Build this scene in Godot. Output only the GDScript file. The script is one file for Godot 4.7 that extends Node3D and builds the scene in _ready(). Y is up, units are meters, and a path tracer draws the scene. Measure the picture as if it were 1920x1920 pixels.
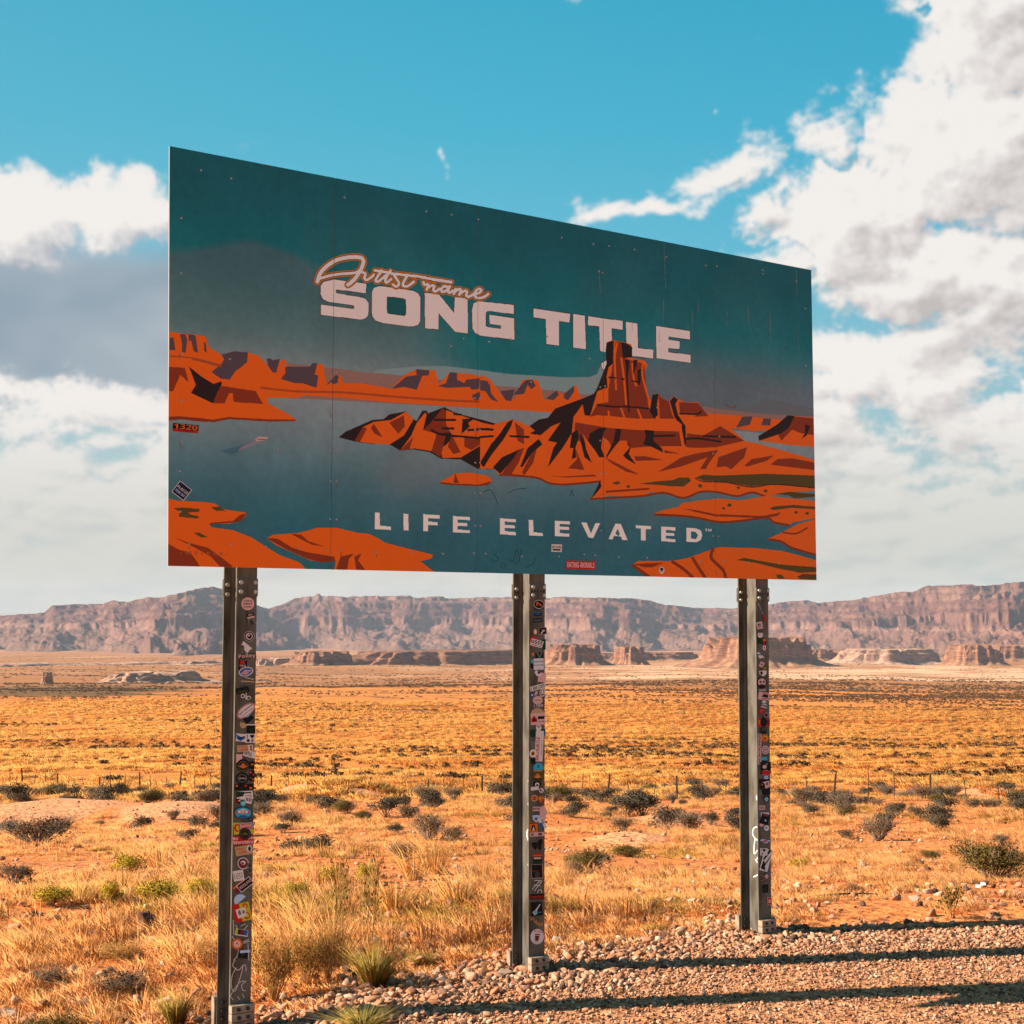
extends Node3D
# A roadside billboard on three steel posts in a desert valley, late afternoon sun from the left.

const EXPO := 2.8
const F := 2690.6
const EYE := Vector3(0, 2.46, 0)
# panel: foot of its near edge, direction along it, normal towards the road
const PA := Vector3(-2.05624, 0, -8.5)
const PD := Vector3(0.826416, 0, -0.563060)
const PN := Vector3(0.563060, 0, 0.826416)
const PW := 5.452
const PTOP := 5.282
const PBOT := 2.747
const ROW0 := Vector3(0.999997, 0.002483, 0.000179)
const ROW1 := Vector3(-0.002489, 0.997421, 0.07173)
const ROW2 := Vector3(0.0, -0.071731, 0.997424)
# detail views of the reference: origin and scale of the coordinates in which prints were measured
const VIEWS := {
	"A": [300.0, 600.0, 2.909], "B": [900.0, 620.0, 2.909], "C": [300.0, 260.0, 2.909], "F": [900.0, 400.0, 2.909], "D": [580.0, 460.0, 5.053],
	"L1": [380.0, 1050.0, 4.264], "L2": [380.0, 1480.0, 4.364], "M1": [930.0, 1060.0, 5.054], "M2": [930.0, 1430.0, 4.8],
	"R1": [1360.0, 1080.0, 5.486], "R2": [1360.0, 1410.0, 5.333], "P": [0.0, 0.0, 1.0],
}

const WARM := Color(1.0, 0.82, 0.64)

var rng := RandomNumberGenerator.new()
var taken := {}
var nz := {}
var M := {}


func _ready():
	rng.seed = 20
	# camera, sky, sun, exposure
	var cam := Camera3D.new()
	cam.name = "camera"
	cam.fov = 39.2726
	cam.near = 0.1
	cam.far = 40000.0
	cam.transform = Transform3D(Basis(ROW0, ROW1, ROW2), EYE)
	add_child(cam)
	cam.current = true
	noises()
	var env := Environment.new()
	env.background_mode = Environment.BG_SKY
	var sky := Sky.new()
	var pan := PanoramaSkyMaterial.new()
	pan.panorama = ImageTexture.create_from_image(make_sky())
	sky.sky_material = pan
	env.sky = sky
	env.tonemap_mode = Environment.TONE_MAPPER_LINEAR
	env.tonemap_exposure = EXPO
	env.sdfgi_enabled = true
	env.ssao_enabled = true
	env.ssil_enabled = true
	env.fog_enabled = true
	env.fog_mode = Environment.FOG_MODE_EXPONENTIAL
	env.fog_density = 0.000031
	env.fog_light_color = Color(0.82, 0.84, 0.92)
	var we := WorldEnvironment.new()
	we.name = "world_environment"
	we.environment = env
	add_child(we)
	var sun := DirectionalLight3D.new()
	sun.name = "sun"
	sun.light_energy = 1.6
	sun.light_color = Color(1.0, 0.95, 0.86)
	sun.light_angular_distance = 0.5
	sun.shadow_enabled = true
	sun.directional_shadow_max_distance = 400.0
	sun.look_at_from_position(Vector3.ZERO, Vector3(0.8466, -0.515, -0.134), Vector3.UP)
	add_child(sun)
	materials()
	# the land
	make_ground()
	make_mountains()
	make_buttes()
	# the sign
	make_billboard()
	make_fence()
	# stones and plants
	make_gravel()
	make_rocks()
	make_shrubs()
	make_grass()
	make_far_scrub()
	make_details()


# ---------------------------------------------------------------- small helpers

func numbered(called: String) -> String:
	if not taken.has(called):
		taken[called] = 0
		return called
	taken[called] += 1
	return "%s_%03d" % [called, taken[called]]


func tag(o: Node, label := "", category := "", group := "", kind := ""):
	if label: o.set_meta("label", label)
	if category: o.set_meta("category", category)
	if group: o.set_meta("group", group)
	if kind: o.set_meta("kind", kind)
	return o


func thing(called: String, label: String, category: String, where := Vector3.ZERO, turn := 0.0, group := "") -> Node3D:
	var o := Node3D.new()
	o.name = numbered(called)
	add_child(o)
	o.position = where
	o.rotation.y = turn
	tag(o, label, category, group)
	return o


func part(called: String, mesh: Mesh, mat: Material, parent: Node = null, xf := Transform3D()) -> MeshInstance3D:
	var o := MeshInstance3D.new()
	o.mesh = mesh
	if mat: o.material_override = mat
	o.transform = xf
	if parent == null:
		o.name = numbered(called)
		add_child(o)
	else:
		if not parent.has_meta("_n"): parent.set_meta("_n", {})
		var d: Dictionary = parent.get_meta("_n")
		if d.has(called):
			d[called] += 1
			o.name = "%s_%03d" % [called, d[called]]
		else:
			d[called] = 0
			o.name = called
		parent.add_child(o, true)
	return o


func copies(called: String, mesh: Mesh, mat: Material, xfs: Array, cols: Array, label: String, category: String) -> MultiMeshInstance3D:
	var mm := MultiMesh.new()
	mm.transform_format = MultiMesh.TRANSFORM_3D
	mm.use_colors = true
	mm.mesh = mesh
	mm.instance_count = xfs.size()
	var buf := PackedFloat32Array()
	buf.resize(xfs.size() * 16)
	for i in xfs.size():
		var t: Transform3D = xfs[i]
		var c: Color = cols[i]
		var k := i * 16
		buf[k] = t.basis.x.x; buf[k + 1] = t.basis.y.x; buf[k + 2] = t.basis.z.x; buf[k + 3] = t.origin.x
		buf[k + 4] = t.basis.x.y; buf[k + 5] = t.basis.y.y; buf[k + 6] = t.basis.z.y; buf[k + 7] = t.origin.y
		buf[k + 8] = t.basis.x.z; buf[k + 9] = t.basis.y.z; buf[k + 10] = t.basis.z.z; buf[k + 11] = t.origin.z
		buf[k + 12] = c.r; buf[k + 13] = c.g; buf[k + 14] = c.b; buf[k + 15] = 1.0
	mm.buffer = buf
	var o := MultiMeshInstance3D.new()
	o.multimesh = mm
	o.material_override = mat
	o.name = numbered(called)
	add_child(o)
	tag(o, label, category, "", "stuff")
	return o


func noises():
	for n in [["big", 11, 4], ["mid", 23, 4], ["fine", 37, 3], ["ridge", 41, 4], ["puff", 83, 4], ["cloud", 59, 6], ["warp", 67, 3], ["cell", 71, 1]]:
		var f := FastNoiseLite.new()
		f.seed = n[1]
		f.frequency = 1.0
		f.noise_type = FastNoiseLite.TYPE_SIMPLEX_SMOOTH
		f.fractal_type = FastNoiseLite.FRACTAL_RIDGED if n[0] in ["ridge", "puff"] else FastNoiseLite.FRACTAL_FBM
		f.fractal_octaves = n[2]
		if n[0] == "cell":
			f.noise_type = FastNoiseLite.TYPE_VALUE
		nz[n[0]] = f


func N(which: String, x: float, y: float) -> float:
	return nz[which].get_noise_2d(x, y)


func ss(a: float, b: float, x: float) -> float:
	var t := clampf((x - a) / (b - a), 0.0, 1.0)
	return t * t * (3.0 - 2.0 * t)


func lin(r: int, g: int, b: int) -> Color:
	return Color8(r, g, b).srgb_to_linear()


func ray(px: float, py: float) -> Vector3:
	var c := Vector3((px - 960.0) / F, -(py - 960.0) / F, -1.0)
	return (ROW0 * c.x + ROW1 * c.y + ROW2 * c.z).normalized()


func on_panel(px: float, py: float, off := 0.0) -> Vector2:
	# where the sight line to that point of the reference meets the sign's plane: (metres along it, height)
	var r := ray(px, py)
	var p0 := PA + PN * off
	var p := EYE + r * ((p0 - EYE).dot(PN) / r.dot(PN))
	return Vector2((p - p0).dot(PD), p.y)


func ground_at(px: float, py: float) -> Vector3:
	var r := ray(px, py)
	var t := 5.0
	var last := 5.0
	while t < 9000.0:
		var p := EYE + r * t
		if p.y < height(p.x, p.z):
			break
		last = t
		t = t * 1.01 + 0.02
	for k in 12:
		var m := (last + t) / 2.0
		var p := EYE + r * m
		if p.y < height(p.x, p.z): t = m
		else: last = m
	var q := EYE + r * t
	q.y = height(q.x, q.z)
	return q


func quad(st: SurfaceTool, a: Vector3, b: Vector3, c: Vector3, d: Vector3):
	for p in [a, b, c, a, c, d]:
		st.add_vertex(p)


func start() -> SurfaceTool:
	var st := SurfaceTool.new()
	st.begin(Mesh.PRIMITIVE_TRIANGLES)
	return st


func box(st: SurfaceTool, size: Vector3, xf: Transform3D):
	var b := BoxMesh.new()
	b.size = size
	st.append_from(b, 0, xf)


func rod(st: SurfaceTool, a: Vector3, b: Vector3, r0: float, r1: float, sides := 5):
	# tapered round bar
	var ax := (b - a).normalized()
	var u := ax.cross(Vector3(0.31, 0.2, 0.93)).normalized()
	var w := ax.cross(u)
	for k in sides:
		var p := TAU * k / sides
		var q := TAU * (k + 1) / sides
		var d0 := u * cos(p) + w * sin(p)
		var d1 := u * cos(q) + w * sin(q)
		quad(st, a + d0 * r0, a + d1 * r0, b + d1 * r1, b + d0 * r1)
		st.add_vertex(b); st.add_vertex(b + d0 * r1); st.add_vertex(b + d1 * r1)


func noise_tex(freq: float, oct: int, seed_: int, ramp: Array, size := 512, normal := false) -> NoiseTexture2D:
	var f := FastNoiseLite.new()
	f.seed = seed_
	f.frequency = freq
	f.fractal_octaves = oct
	f.noise_type = FastNoiseLite.TYPE_SIMPLEX_SMOOTH
	var t := NoiseTexture2D.new()
	t.width = size
	t.height = size
	t.seamless = true
	t.noise = f
	if normal:
		t.as_normal_map = true
		t.bump_strength = 6.0
	elif ramp.size():
		var g := Gradient.new()
		var offs := PackedFloat32Array()
		var cs := PackedColorArray()
		for k in ramp:
			offs.append(k[0])
			cs.append(k[1])
		g.offsets = offs
		g.colors = cs
		t.color_ramp = g
	return t


func mat(rough: float, vertex := true, c := Color.WHITE) -> StandardMaterial3D:
	var m := StandardMaterial3D.new()
	m.roughness = rough
	m.albedo_color = c.linear_to_srgb()
	m.vertex_color_use_as_albedo = vertex
	m.metallic_specular = 0.25
	return m


func materials():
	# earth: vertex colour times grain at two scales
	var g := mat(0.95, true, WARM)
	g.albedo_texture = noise_tex(0.02, 5, 5, [[0.1, Color(0.55, 0.5, 0.46)], [0.45, Color(0.92, 0.9, 0.88)], [0.8, Color(1, 1, 1)]])
	g.uv1_triplanar = true
	g.uv1_world_triplanar = true
	g.uv1_scale = Vector3.ONE * 0.45
	g.normal_enabled = true
	g.normal_scale = 1.0
	g.normal_texture = noise_tex(0.035, 5, 6, [], 512, true)
	M.ground = g
	var r := mat(0.95, true, Color(1.0, 0.9, 0.85))
	r.albedo_texture = noise_tex(0.03, 5, 9, [[0.2, Color(0.6, 0.57, 0.58)], [0.75, Color(1, 1, 1)]])
	r.uv1_triplanar = true
	r.uv1_world_triplanar = true
	r.uv1_scale = Vector3(0.0035, 0.028, 0.0035)
	M.rock = r
	var s := mat(0.55, false, Color(0.135, 0.12, 0.104))
	s.albedo_texture = noise_tex(0.012, 5, 15, [[0.0, Color(0.55, 0.52, 0.48)], [0.5, Color(0.85, 0.83, 0.8)], [1.0, Color(1, 1, 1)]])
	s.uv1_triplanar = true
	s.uv1_scale = Vector3(1.6, 0.5, 1.6)
	s.metallic = 0.15
	s.metallic_specular = 0.4
	M.steel = s
	var b := mat(0.35, false, Color(0.4, 0.37, 0.33))
	b.metallic = 0.7
	M.bolt = b
	M.darkbolt = mat(0.7, false, Color(0.045, 0.04, 0.035))
	var zc := mat(0.7, false, Color(0.36, 0.27, 0.21))
	zc.albedo_texture = s.albedo_texture
	zc.uv1_triplanar = true
	M.block = zc
	M.alu = mat(0.6, false, Color(0.24, 0.23, 0.22))
	var st := mat(0.85, true, Color(1.0, 0.86, 0.81))
	st.albedo_texture = noise_tex(0.06, 4, 25, [[0.0, Color(0.6, 0.57, 0.55)], [1.0, Color(1, 1, 1)]], 256)
	st.uv1_triplanar = true
	st.uv1_scale = Vector3.ONE * 1.5
	M.stone = st
	var gr := mat(0.8, true, WARM)
	gr.backlight_enabled = true
	gr.backlight = Color(0.5, 0.5, 0.5)
	M.grass = gr
	var lf := mat(0.75, true, WARM)
	lf.backlight_enabled = true
	lf.backlight = Color(0.3, 0.3, 0.3)
	M.leaf = lf
	M.wood = mat(0.9, false, Color(0.05, 0.033, 0.026))
	M.twig = mat(0.9, false, Color(0.16, 0.11, 0.075))
	M.wire = mat(0.5, false, Color(0.2, 0.17, 0.15))


# ---------------------------------------------------------------- sky: clear air and clouds by azimuth and elevation, in degrees

const LOBES := [
	# azimuth, elevation, half width, half height, tilt
	[20.0, 22.6, 4.9, 5.2, 0.0], [18.3, 17.5, 5.6, 3.4, 0.0], [12.6, 18.3, 1.5, 2.1, 0.5], [8.9, 17.4, 2.9, 0.95, 0.45], [5.2, 15.9, 4.4, 0.62, 0.16],
	[13.6, 15.3, 3.9, 2.9, 0.0], [16.8, 12.9, 5.5, 2.0, 0.0], [11.0, 13.9, 3.0, 1.0, 0.0],
	[-19.0, 15.0, 5.5, 1.9, 0.1], [-15.2, 15.5, 2.6, 1.8, 0.2],
	[-2.75, 18.1, 0.55, 0.32, 1.1], [-17.3, 24.1, 0.8, 0.35, 0.4], [-19.0, 23.9, 0.9, 0.25, 0.2], [3.15, 24.1, 0.4, 0.55, 0.0], [16.4, 23.0, 0.45, 0.25, 0.5], [8.4, 19.5, 0.2, 0.2, 0.0],
]


var soft := 0.0

func lobes(az: float, el: float) -> float:
	var e := -1.0
	soft = 0.0
	for l in LOBES:
		var dx: float = az - l[0]
		var dy: float = el - l[1]
		if absf(dx) > l[2] * 2.0 or absf(dy) > l[3] * 2.0 + l[2] * absf(l[4]) * 2.0: continue
		var c := cos(l[4])
		var s := sin(l[4])
		var x: float = (dx * c + dy * s) / l[2]
		var y: float = (-dx * s + dy * c) / l[3]
		var q := 1.0 - sqrt(x * x + y * y)
		if q > e:
			e = q
			# thin streaks and scraps stay ragged
			soft = (0.3 if l[0] < -10.0 else 0.0) if l[2] * l[3] > 4.0 else (0.55 if l[2] * l[3] > 1.2 else 0.8)
	return e


func cloud_density(az: float, el: float, near_view: bool, rough := 1.0) -> float:
	# fold the azimuth smoothly so that the noise has no seam behind the camera
	var a := deg_to_rad(az)
	var nx := sin(a) * 57.3
	var nyz := cos(a) * 57.3
	var k := 1.0
	var ey := el if el > 12.0 else 12.0 + 24.0 * log((maxf(el, -2.0) + 8.0) / 20.0)
	var w: float = nz.warp.get_noise_3d(nx * 0.16, ey * 0.2, nyz * 0.16) * 1.1
	var n: float = nz.cloud.get_noise_3d(nx * 0.17 * (0.6 + 0.4 * k) + w * 0.25, ey * 0.22 + w * 0.2, nyz * 0.17)
	var n2: float = nz.mid.get_noise_3d(nx * 0.75 + w, ey * 0.95, nyz * 0.75 + w)
	# rounded heads with creases between them
	var pf: float = -nz.puff.get_noise_3d(nx * 0.34 + w * 0.4, ey * 0.46, nyz * 0.34 + w * 0.3)
	n2 = n2 * 0.55 + pf * 0.62
	var n3: float = nz.fine.get_noise_3d(nx * 2.6 + w * 1.5, ey * 3.0, nyz * 2.6)
	if rough > 0.9: n3 += 0.6 * nz.fine.get_noise_3d(nx * 6.5, ey * 7.0 + w, nyz * 6.5)
	n2 = n2 * (0.4 + 0.6 * rough) + n3 * 0.62 * rough
	var e := -1.0
	if near_view:
		e = lobes(az + 1.2 * nz.warp.get_noise_2d(az * 0.35, el * 0.35), el + 0.8 * nz.warp.get_noise_2d(az * 0.35 + 40.0, el * 0.35))
	var d := -2.0
	if e > -0.8:
		d = e * (1.7 - 1.0 * soft) + n * (0.62 - 0.3 * soft) + n2 * (0.36 + 0.15 * soft) + 0.05 - 0.22 * soft
		if soft > 0.5: d += 0.55 * soft * nz.mid.get_noise_2d((az * 0.95 + el * 0.3) * 0.55, (el * 0.95 - az * 0.3) * 2.2)
	# broken layer low over the horizon, all round
	var low := ss(13.5, 8.5, el) * 0.95 - 0.34 + 0.3 * ss(6.0, 2.5, el)
	low += n * 0.95 + n2 * 0.34
	if near_view: low -= 0.8 * ss(-12.0, -7.0, az) * ss(11.0, 8.0, az) * ss(8.5, 12.0, el)
	if near_view: low -= 0.9 * ss(-11.0, -13.5, az) * ss(8.0, 9.5, el)
	# fair weather heaps higher up and outside the view
	var high := n * 1.5 + n2 * 0.25 - 0.27
	if near_view: high -= 2.0 * ss(25.5, 22.0, absf(az)) * ss(36.0, 27.0, el)
	high -= 0.5 * ss(50.0, 80.0, el)
	high = minf(high, ss(8.0, 12.0, el) - 0.6)
	return maxf(maxf(d, low), high)


func clear_sky(az: float, el: float) -> Color:
	var stops := [[0.0, Color(0.58, 0.60, 0.52)], [4.0, Color(0.52, 0.60, 0.57)], [9.0, Color(0.30, 0.56, 0.64)], [14.0, Color(0.135, 0.50, 0.66)], [19.0, Color(0.07, 0.45, 0.63)], [26.0, Color(0.035, 0.38, 0.56)], [45.0, Color(0.02, 0.28, 0.46)], [90.0, Color(0.015, 0.2, 0.38)]]
	var c: Color = stops[0][1]
	for i in stops.size() - 1:
		if el >= stops[i][0]:
			c = stops[i][1].lerp(stops[i + 1][1], clampf((el - stops[i][0]) / (stops[i + 1][0] - stops[i][0]), 0, 1))
	# paler round the sun's side, deeper away from it
	var side := sin(deg_to_rad(az))
	c = c.lerp(Color(0.30, 0.58, 0.68), clampf(-side, 0.0, 1.0) * 0.35 * ss(60.0, 5.0, el))
	c = Color(c.r * (1.0 - 0.6 * maxf(side, 0.0)), c.g * (1.0 - 0.2 * maxf(side, 0.0)), c.b * (1.0 - 0.08 * maxf(side, 0.0)))
	return c


func sky_color(az: float, el: float) -> Color:
	if el < 0.0:
		return Color(0.5, 0.5, 0.42)
	var near_view := absf(az) < 26.0
	var c := clear_sky(az, el)
	soft = 0.0
	var d := cloud_density(az, el, near_view)
	var thin := soft if near_view else 0.0
	var vn0: float = 1.6 * nz.warp.get_noise_2d(az * 0.2, 9.0)
	# thin milky veil under the left cloud, and over the far lowland
	var veil := 0.9 * ss(14.8, 13.0, el) * ss(6.5, 8.5, el + vn0) * ss(-9.0, -13.0, az) if near_view else 0.0
	var vn: float = nz.warp.get_noise_2d(az * 0.12, el * 0.2)
	c = c.lerp(Color(0.29, 0.35, 0.42).lerp(Color(0.44, 0.48, 0.52), clampf(0.5 + vn, 0, 1)), veil)
	var alpha := ss(-0.08 - 0.06 * thin, 0.40 + 0.55 * thin + 0.12 * ss(8.0, 3.0, el), d)
	if alpha <= 0.001:
		return c
	# lit from the left and above: denser towards the light means shade
	var d0 := cloud_density(az, el, near_view, 0.6)
	var d2 := cloud_density(az - 0.35, el + 0.4, near_view, 0.6)
	var d3 := cloud_density(az - 1.4, el + 2.2, near_view, 0.0)
	var shade := clampf(0.13 + (d2 - d0) * 1.1 + (d3 - d0) * 0.34 + maxf(0.0, d0 - 0.5) * 0.2, 0.0, 0.85)
	var lit := Color(0.92, 0.87, 0.825)
	var dark := Color(0.49, 0.435, 0.43)
	if az < -5.0: dark = Color(0.42, 0.45, 0.50)
	var haze := ss(9.0, 1.0, el)
	lit = lit.lerp(Color(0.72, 0.665, 0.585), haze)
	dark = dark.lerp(Color(0.54, 0.55, 0.52), haze)
	var cc := lit.lerp(dark, shade)
	return c.lerp(cc, alpha * (0.97 - 0.35 * haze))


func make_sky() -> Image:
	var W := 4096
	var H := 2048
	var cw := 512
	var ch := 256
	var im := Image.create(cw, ch, false, Image.FORMAT_RGBF)
	for j in ch:
		var el := 90.0 - (j + 0.5) * 180.0 / ch
		for i in cw:
			var az := (i + 0.5) * 360.0 / cw
			if az > 180.0: az -= 360.0
			im.set_pixel(i, j, sky_color(az, el) * (1.0 / EXPO))
	im.resize(W, H, Image.INTERPOLATE_CUBIC)
	var per := W / 360.0
	var half := int(27.0 * per)
	var top := int((90.0 - 34.0) * per)
	var bot := int((90.0 + 1.0) * per)
	var fine := Image.create(half * 2, bot - top, false, Image.FORMAT_RGBF)
	for j in bot - top:
		var el := 90.0 - (top + j + 0.5) / per
		for i in half * 2:
			fine.set_pixel(i, j, sky_color((i + 0.5 - half) / per, el) * (1.0 / EXPO))
	im.blit_rect(fine, Rect2i(half, 0, half, bot - top), Vector2i(0, top))
	im.blit_rect(fine, Rect2i(0, 0, half, bot - top), Vector2i(W - half, top))
	return im


# ---------------------------------------------------------------- land

const FALL := [[0.0, 0.0], [12.5, 0.0], [20.0, -0.85], [40.0, -3.0], [86.0, -8.0], [200.0, -16.0], [420.0, -25.3], [900.0, -44.0], [1700.0, -68.5], [2600.0, -87.0], [5000.0, -131.0], [9000.0, -185.0], [16000.0, -240.0]]
const BARE := [[610.0, 1497.0, 4.0], [110.0, 1532.0, 2.6], [330.0, 1528.0, 1.8], [1262.0, 1546.0, 1.5], [1860.0, 1500.0, 4.0], [1170.0, 1580.0, 0.9]]
var bare_at := []


func gravel_edge(x: float) -> float:
	# distance at which the gravel of the pull-out gives way to earth
	return 8.6 + clampf((x + 2.6) * 0.63, -3.0, 2.6) + maxf(0.0, (x - 1.4) * 0.16) - maxf(0.0, -1.6 - x) * 1.3 + N("fine", x * 0.9, 3.0) * 0.35


func height(x: float, z: float) -> float:
	var d := maxf(-z, 0.0) + absf(x) * 0.04
	var h := 0.0
	for i in FALL.size() - 1:
		if d >= FALL[i][0]:
			var t := clampf((d - FALL[i][0]) / (FALL[i + 1][0] - FALL[i][0]), 0.0, 1.0)
			h = lerpf(FALL[i][1], FALL[i + 1][1], t)
	for b in bare_at:
		# low mounds of bare earth
		h += b.w * 0.16 * ss(1.3, 0.1, Vector2(x - b.x, (z - b.z) * 0.8).length() / b.w)
	h -= 0.10 * ss(-0.9, -1.7, x) * ss(10.5, 9.0, -z)
	var r := sqrt(x * x + z * z)
	var grow := ss(12.0, 40.0, -z)
	h += N("mid", x * 0.05, z * 0.05) * 0.55 * grow
	h += N("fine", x * 0.35, z * 0.35) * 0.07 * ss(9.0, 14.0, -z - gravel_edge(x) + 10.0)
	if r > 120.0:
		h += N("big", x * 0.0035, z * 0.0035) * 3.2 * ss(120.0, 500.0, r)
		h += N("mid", x * 0.0011 + 7.0, z * 0.0016) * 7.0 * ss(500.0, 1600.0, r) * ss(6000.0, 3000.0, r)
	return h


func ground_color(x: float, z: float) -> Color:
	var d := -z
	var r := sqrt(x * x + z * z)
	var sand := Color(0.60, 0.222, 0.076)
	var straw := Color(0.62, 0.275, 0.07)
	var dark := Color(0.125, 0.062, 0.028)
	var pale := Color(0.60, 0.285, 0.155)
	var n := N("mid", x * 0.12, z * 0.12)
	var n2 := N("fine", x * 0.9, z * 0.9)
	var c := sand.lerp(pale, clampf(0.15 + n * 0.5 + n2 * 0.3, 0.0, 0.6))
	c = c.lerp(straw, ss(50.0, 110.0, d) * clampf(0.75 + n * 0.6, 0, 1))
	if r < 110.0:
		for b in bare_at:
			var q := Vector2(x - b.x, (z - b.z) * 0.55).length()
			c = c.lerp(Color(0.64, 0.35, 0.23), ss(1.0, 0.45, q / b.w + n2 * 0.25) * 0.85)
		if d < gravel_edge(x) + 0.4:
			c = c.lerp(Color(0.46, 0.245, 0.145), ss(gravel_edge(x) + 0.4, gravel_edge(x) - 0.3, d))
	else:
		# belts of scrub across the valley
		var lo := log(r)
		var belt := N("big", x / r * 2.2 + 3.0, lo * 7.0) + N("mid", x / r * 9.0, lo * 26.0) * 0.5
		c = c.lerp(dark, ss(0.12, 0.5, belt) * 0.6 * ss(110.0, 260.0, r))
		c = c.lerp(Color(0.33, 0.115, 0.05), ss(0.1, 0.5, -belt) * 0.5 * ss(250.0, 500.0, r))
		# paler slickrock below the mesas
		var w := ss(1100.0, 1900.0, r) * ss(0.02, 0.3, N("mid", x * 0.0016, z * 0.0028 + 4.0) + 0.25 * (x / r) + 0.05)
		c = c.lerp(Color(0.50, 0.33, 0.235), w * 0.9)
		var w2 := ss(1300.0, 1500.0, r) * ss(3000.0, 2600.0, r) * ss(-0.02, 0.12, x / r + 0.2 * N("mid", x * 0.004, z * 0.006)) * ss(-0.25, 0.05, N("mid", x * 0.003 + 9.0, z * 0.009))
		c = c.lerp(Color(0.66, 0.47, 0.37), w2)
		c = c.lerp(Color(0.30, 0.17, 0.10), ss(850.0, 1150.0, r) * (0.75 - 0.75 * maxf(w2, w * 0.6)))
		c = c.lerp(Color(0.085, 0.075, 0.045), 0.85 * ss(690.0, 760.0, r) * ss(1250.0, 1000.0, r) * ss(-0.19, -0.25, x / r + N("mid", x * 0.004, z * 0.012) * 0.05))  # cloud shadow over the far left plain, painted into the ground colour
	return c


func grid_mesh(nx: int, ny: int, at: Callable, col: Callable) -> ArrayMesh:
	# a sheet of nx by ny points; at(i, j) gives points, col(p, normal, i, j) colours. Seen from above, i runs to the right and j away.
	var v := PackedVector3Array()
	v.resize(nx * ny)
	for j in ny:
		for i in nx:
			v[j * nx + i] = at.call(i, j)
	var nn := PackedVector3Array()
	nn.resize(nx * ny)
	var cc := PackedColorArray()
	cc.resize(nx * ny)
	for j in ny:
		for i in nx:
			var dx := v[j * nx + mini(i + 1, nx - 1)] - v[j * nx + maxi(i - 1, 0)]
			var dz := v[mini(j + 1, ny - 1) * nx + i] - v[maxi(j - 1, 0) * nx + i]
			var n := dx.cross(dz).normalized()
			nn[j * nx + i] = n
			cc[j * nx + i] = col.call(v[j * nx + i], n, i, j)
	var ix := PackedInt32Array()
	ix.resize((nx - 1) * (ny - 1) * 6)
	var k := 0
	for j in ny - 1:
		for i in nx - 1:
			var a := j * nx + i
			ix[k] = a; ix[k + 1] = a + nx; ix[k + 2] = a + nx + 1
			ix[k + 3] = a; ix[k + 4] = a + nx + 1; ix[k + 5] = a + 1
			k += 6
	var arr := []
	arr.resize(Mesh.ARRAY_MAX)
	arr[Mesh.ARRAY_VERTEX] = v
	arr[Mesh.ARRAY_NORMAL] = nn
	arr[Mesh.ARRAY_COLOR] = cc
	arr[Mesh.ARRAY_INDEX] = ix
	var m := ArrayMesh.new()
	m.add_surface_from_arrays(Mesh.PRIMITIVE_TRIANGLES, arr)
	return m


func make_ground():
	var mounds := []
	for b in BARE:
		var p := ground_at(b[0], b[1])
		mounds.append(Vector4(p.x, p.y, p.z, b[2]))
	bare_at = mounds
	# bearings: fine in front, coarse behind; rings: fine near, coarse far
	var bear := PackedFloat32Array()
	var a := -180.0
	while a < 180.0:
		bear.append(deg_to_rad(a))
		a += 0.14 if absf(a) < 26.0 else (1.0 if absf(a) < 40.0 else 7.0)
	bear.append(PI)
	var rings := PackedFloat32Array()
	var r := 0.4
	while r < 9500.0:
		rings.append(r)
		r *= 1.25 if r < 7.0 else (1.0085 if r < 130.0 else 1.0135)
	var at := func(i, j):
		var x: float = sin(bear[i]) * rings[j]
		var z: float = -cos(bear[i]) * rings[j]
		return Vector3(x, height(x, z), z)
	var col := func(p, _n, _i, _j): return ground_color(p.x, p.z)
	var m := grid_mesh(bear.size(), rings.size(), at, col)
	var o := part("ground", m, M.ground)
	tag(o, "orange desert ground falling away from the gravel shoulder into a wide valley", "ground", "", "structure")


const CREST := [[-700, 1190], [-300, 1170], [0, 1158], [40, 1155], [85, 1152], [100, 1140], [130, 1138], [195, 1137], [215, 1131], [240, 1133], [275, 1125], [310, 1122], [340, 1115], [370, 1107], [400, 1102], [420, 1107], [445, 1121], [483, 1137], [505, 1143], [530, 1135], [555, 1124], [590, 1121], [597, 1116], [604, 1121], [640, 1122], [700, 1119], [770, 1117], [775, 1121], [900, 1120], [1060, 1123], [1180, 1123], [1215, 1126], [1245, 1135], [1300, 1139], [1385, 1141], [1440, 1134], [1465, 1129], [1495, 1126], [1515, 1125], [1530, 1131], [1600, 1127], [1640, 1121], [1690, 1111], [1710, 1112], [1740, 1103], [1755, 1101], [1810, 1100], [1850, 1102], [1880, 1098], [1920, 1095], [2300, 1085], [2700, 1100]]


func crest(az: float) -> float:
	# elevation (as a slope) of the skyline in that bearing
	var px := 960.0 + tan(az) * F
	for i in CREST.size() - 1:
		if px <= CREST[i + 1][0]:
			var t := clampf((px - CREST[i][0]) / float(CREST[i + 1][0] - CREST[i][0]), 0, 1)
			return (1153.5 - lerpf(CREST[i][1], CREST[i + 1][1], t)) / F
	return 0.02


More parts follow.
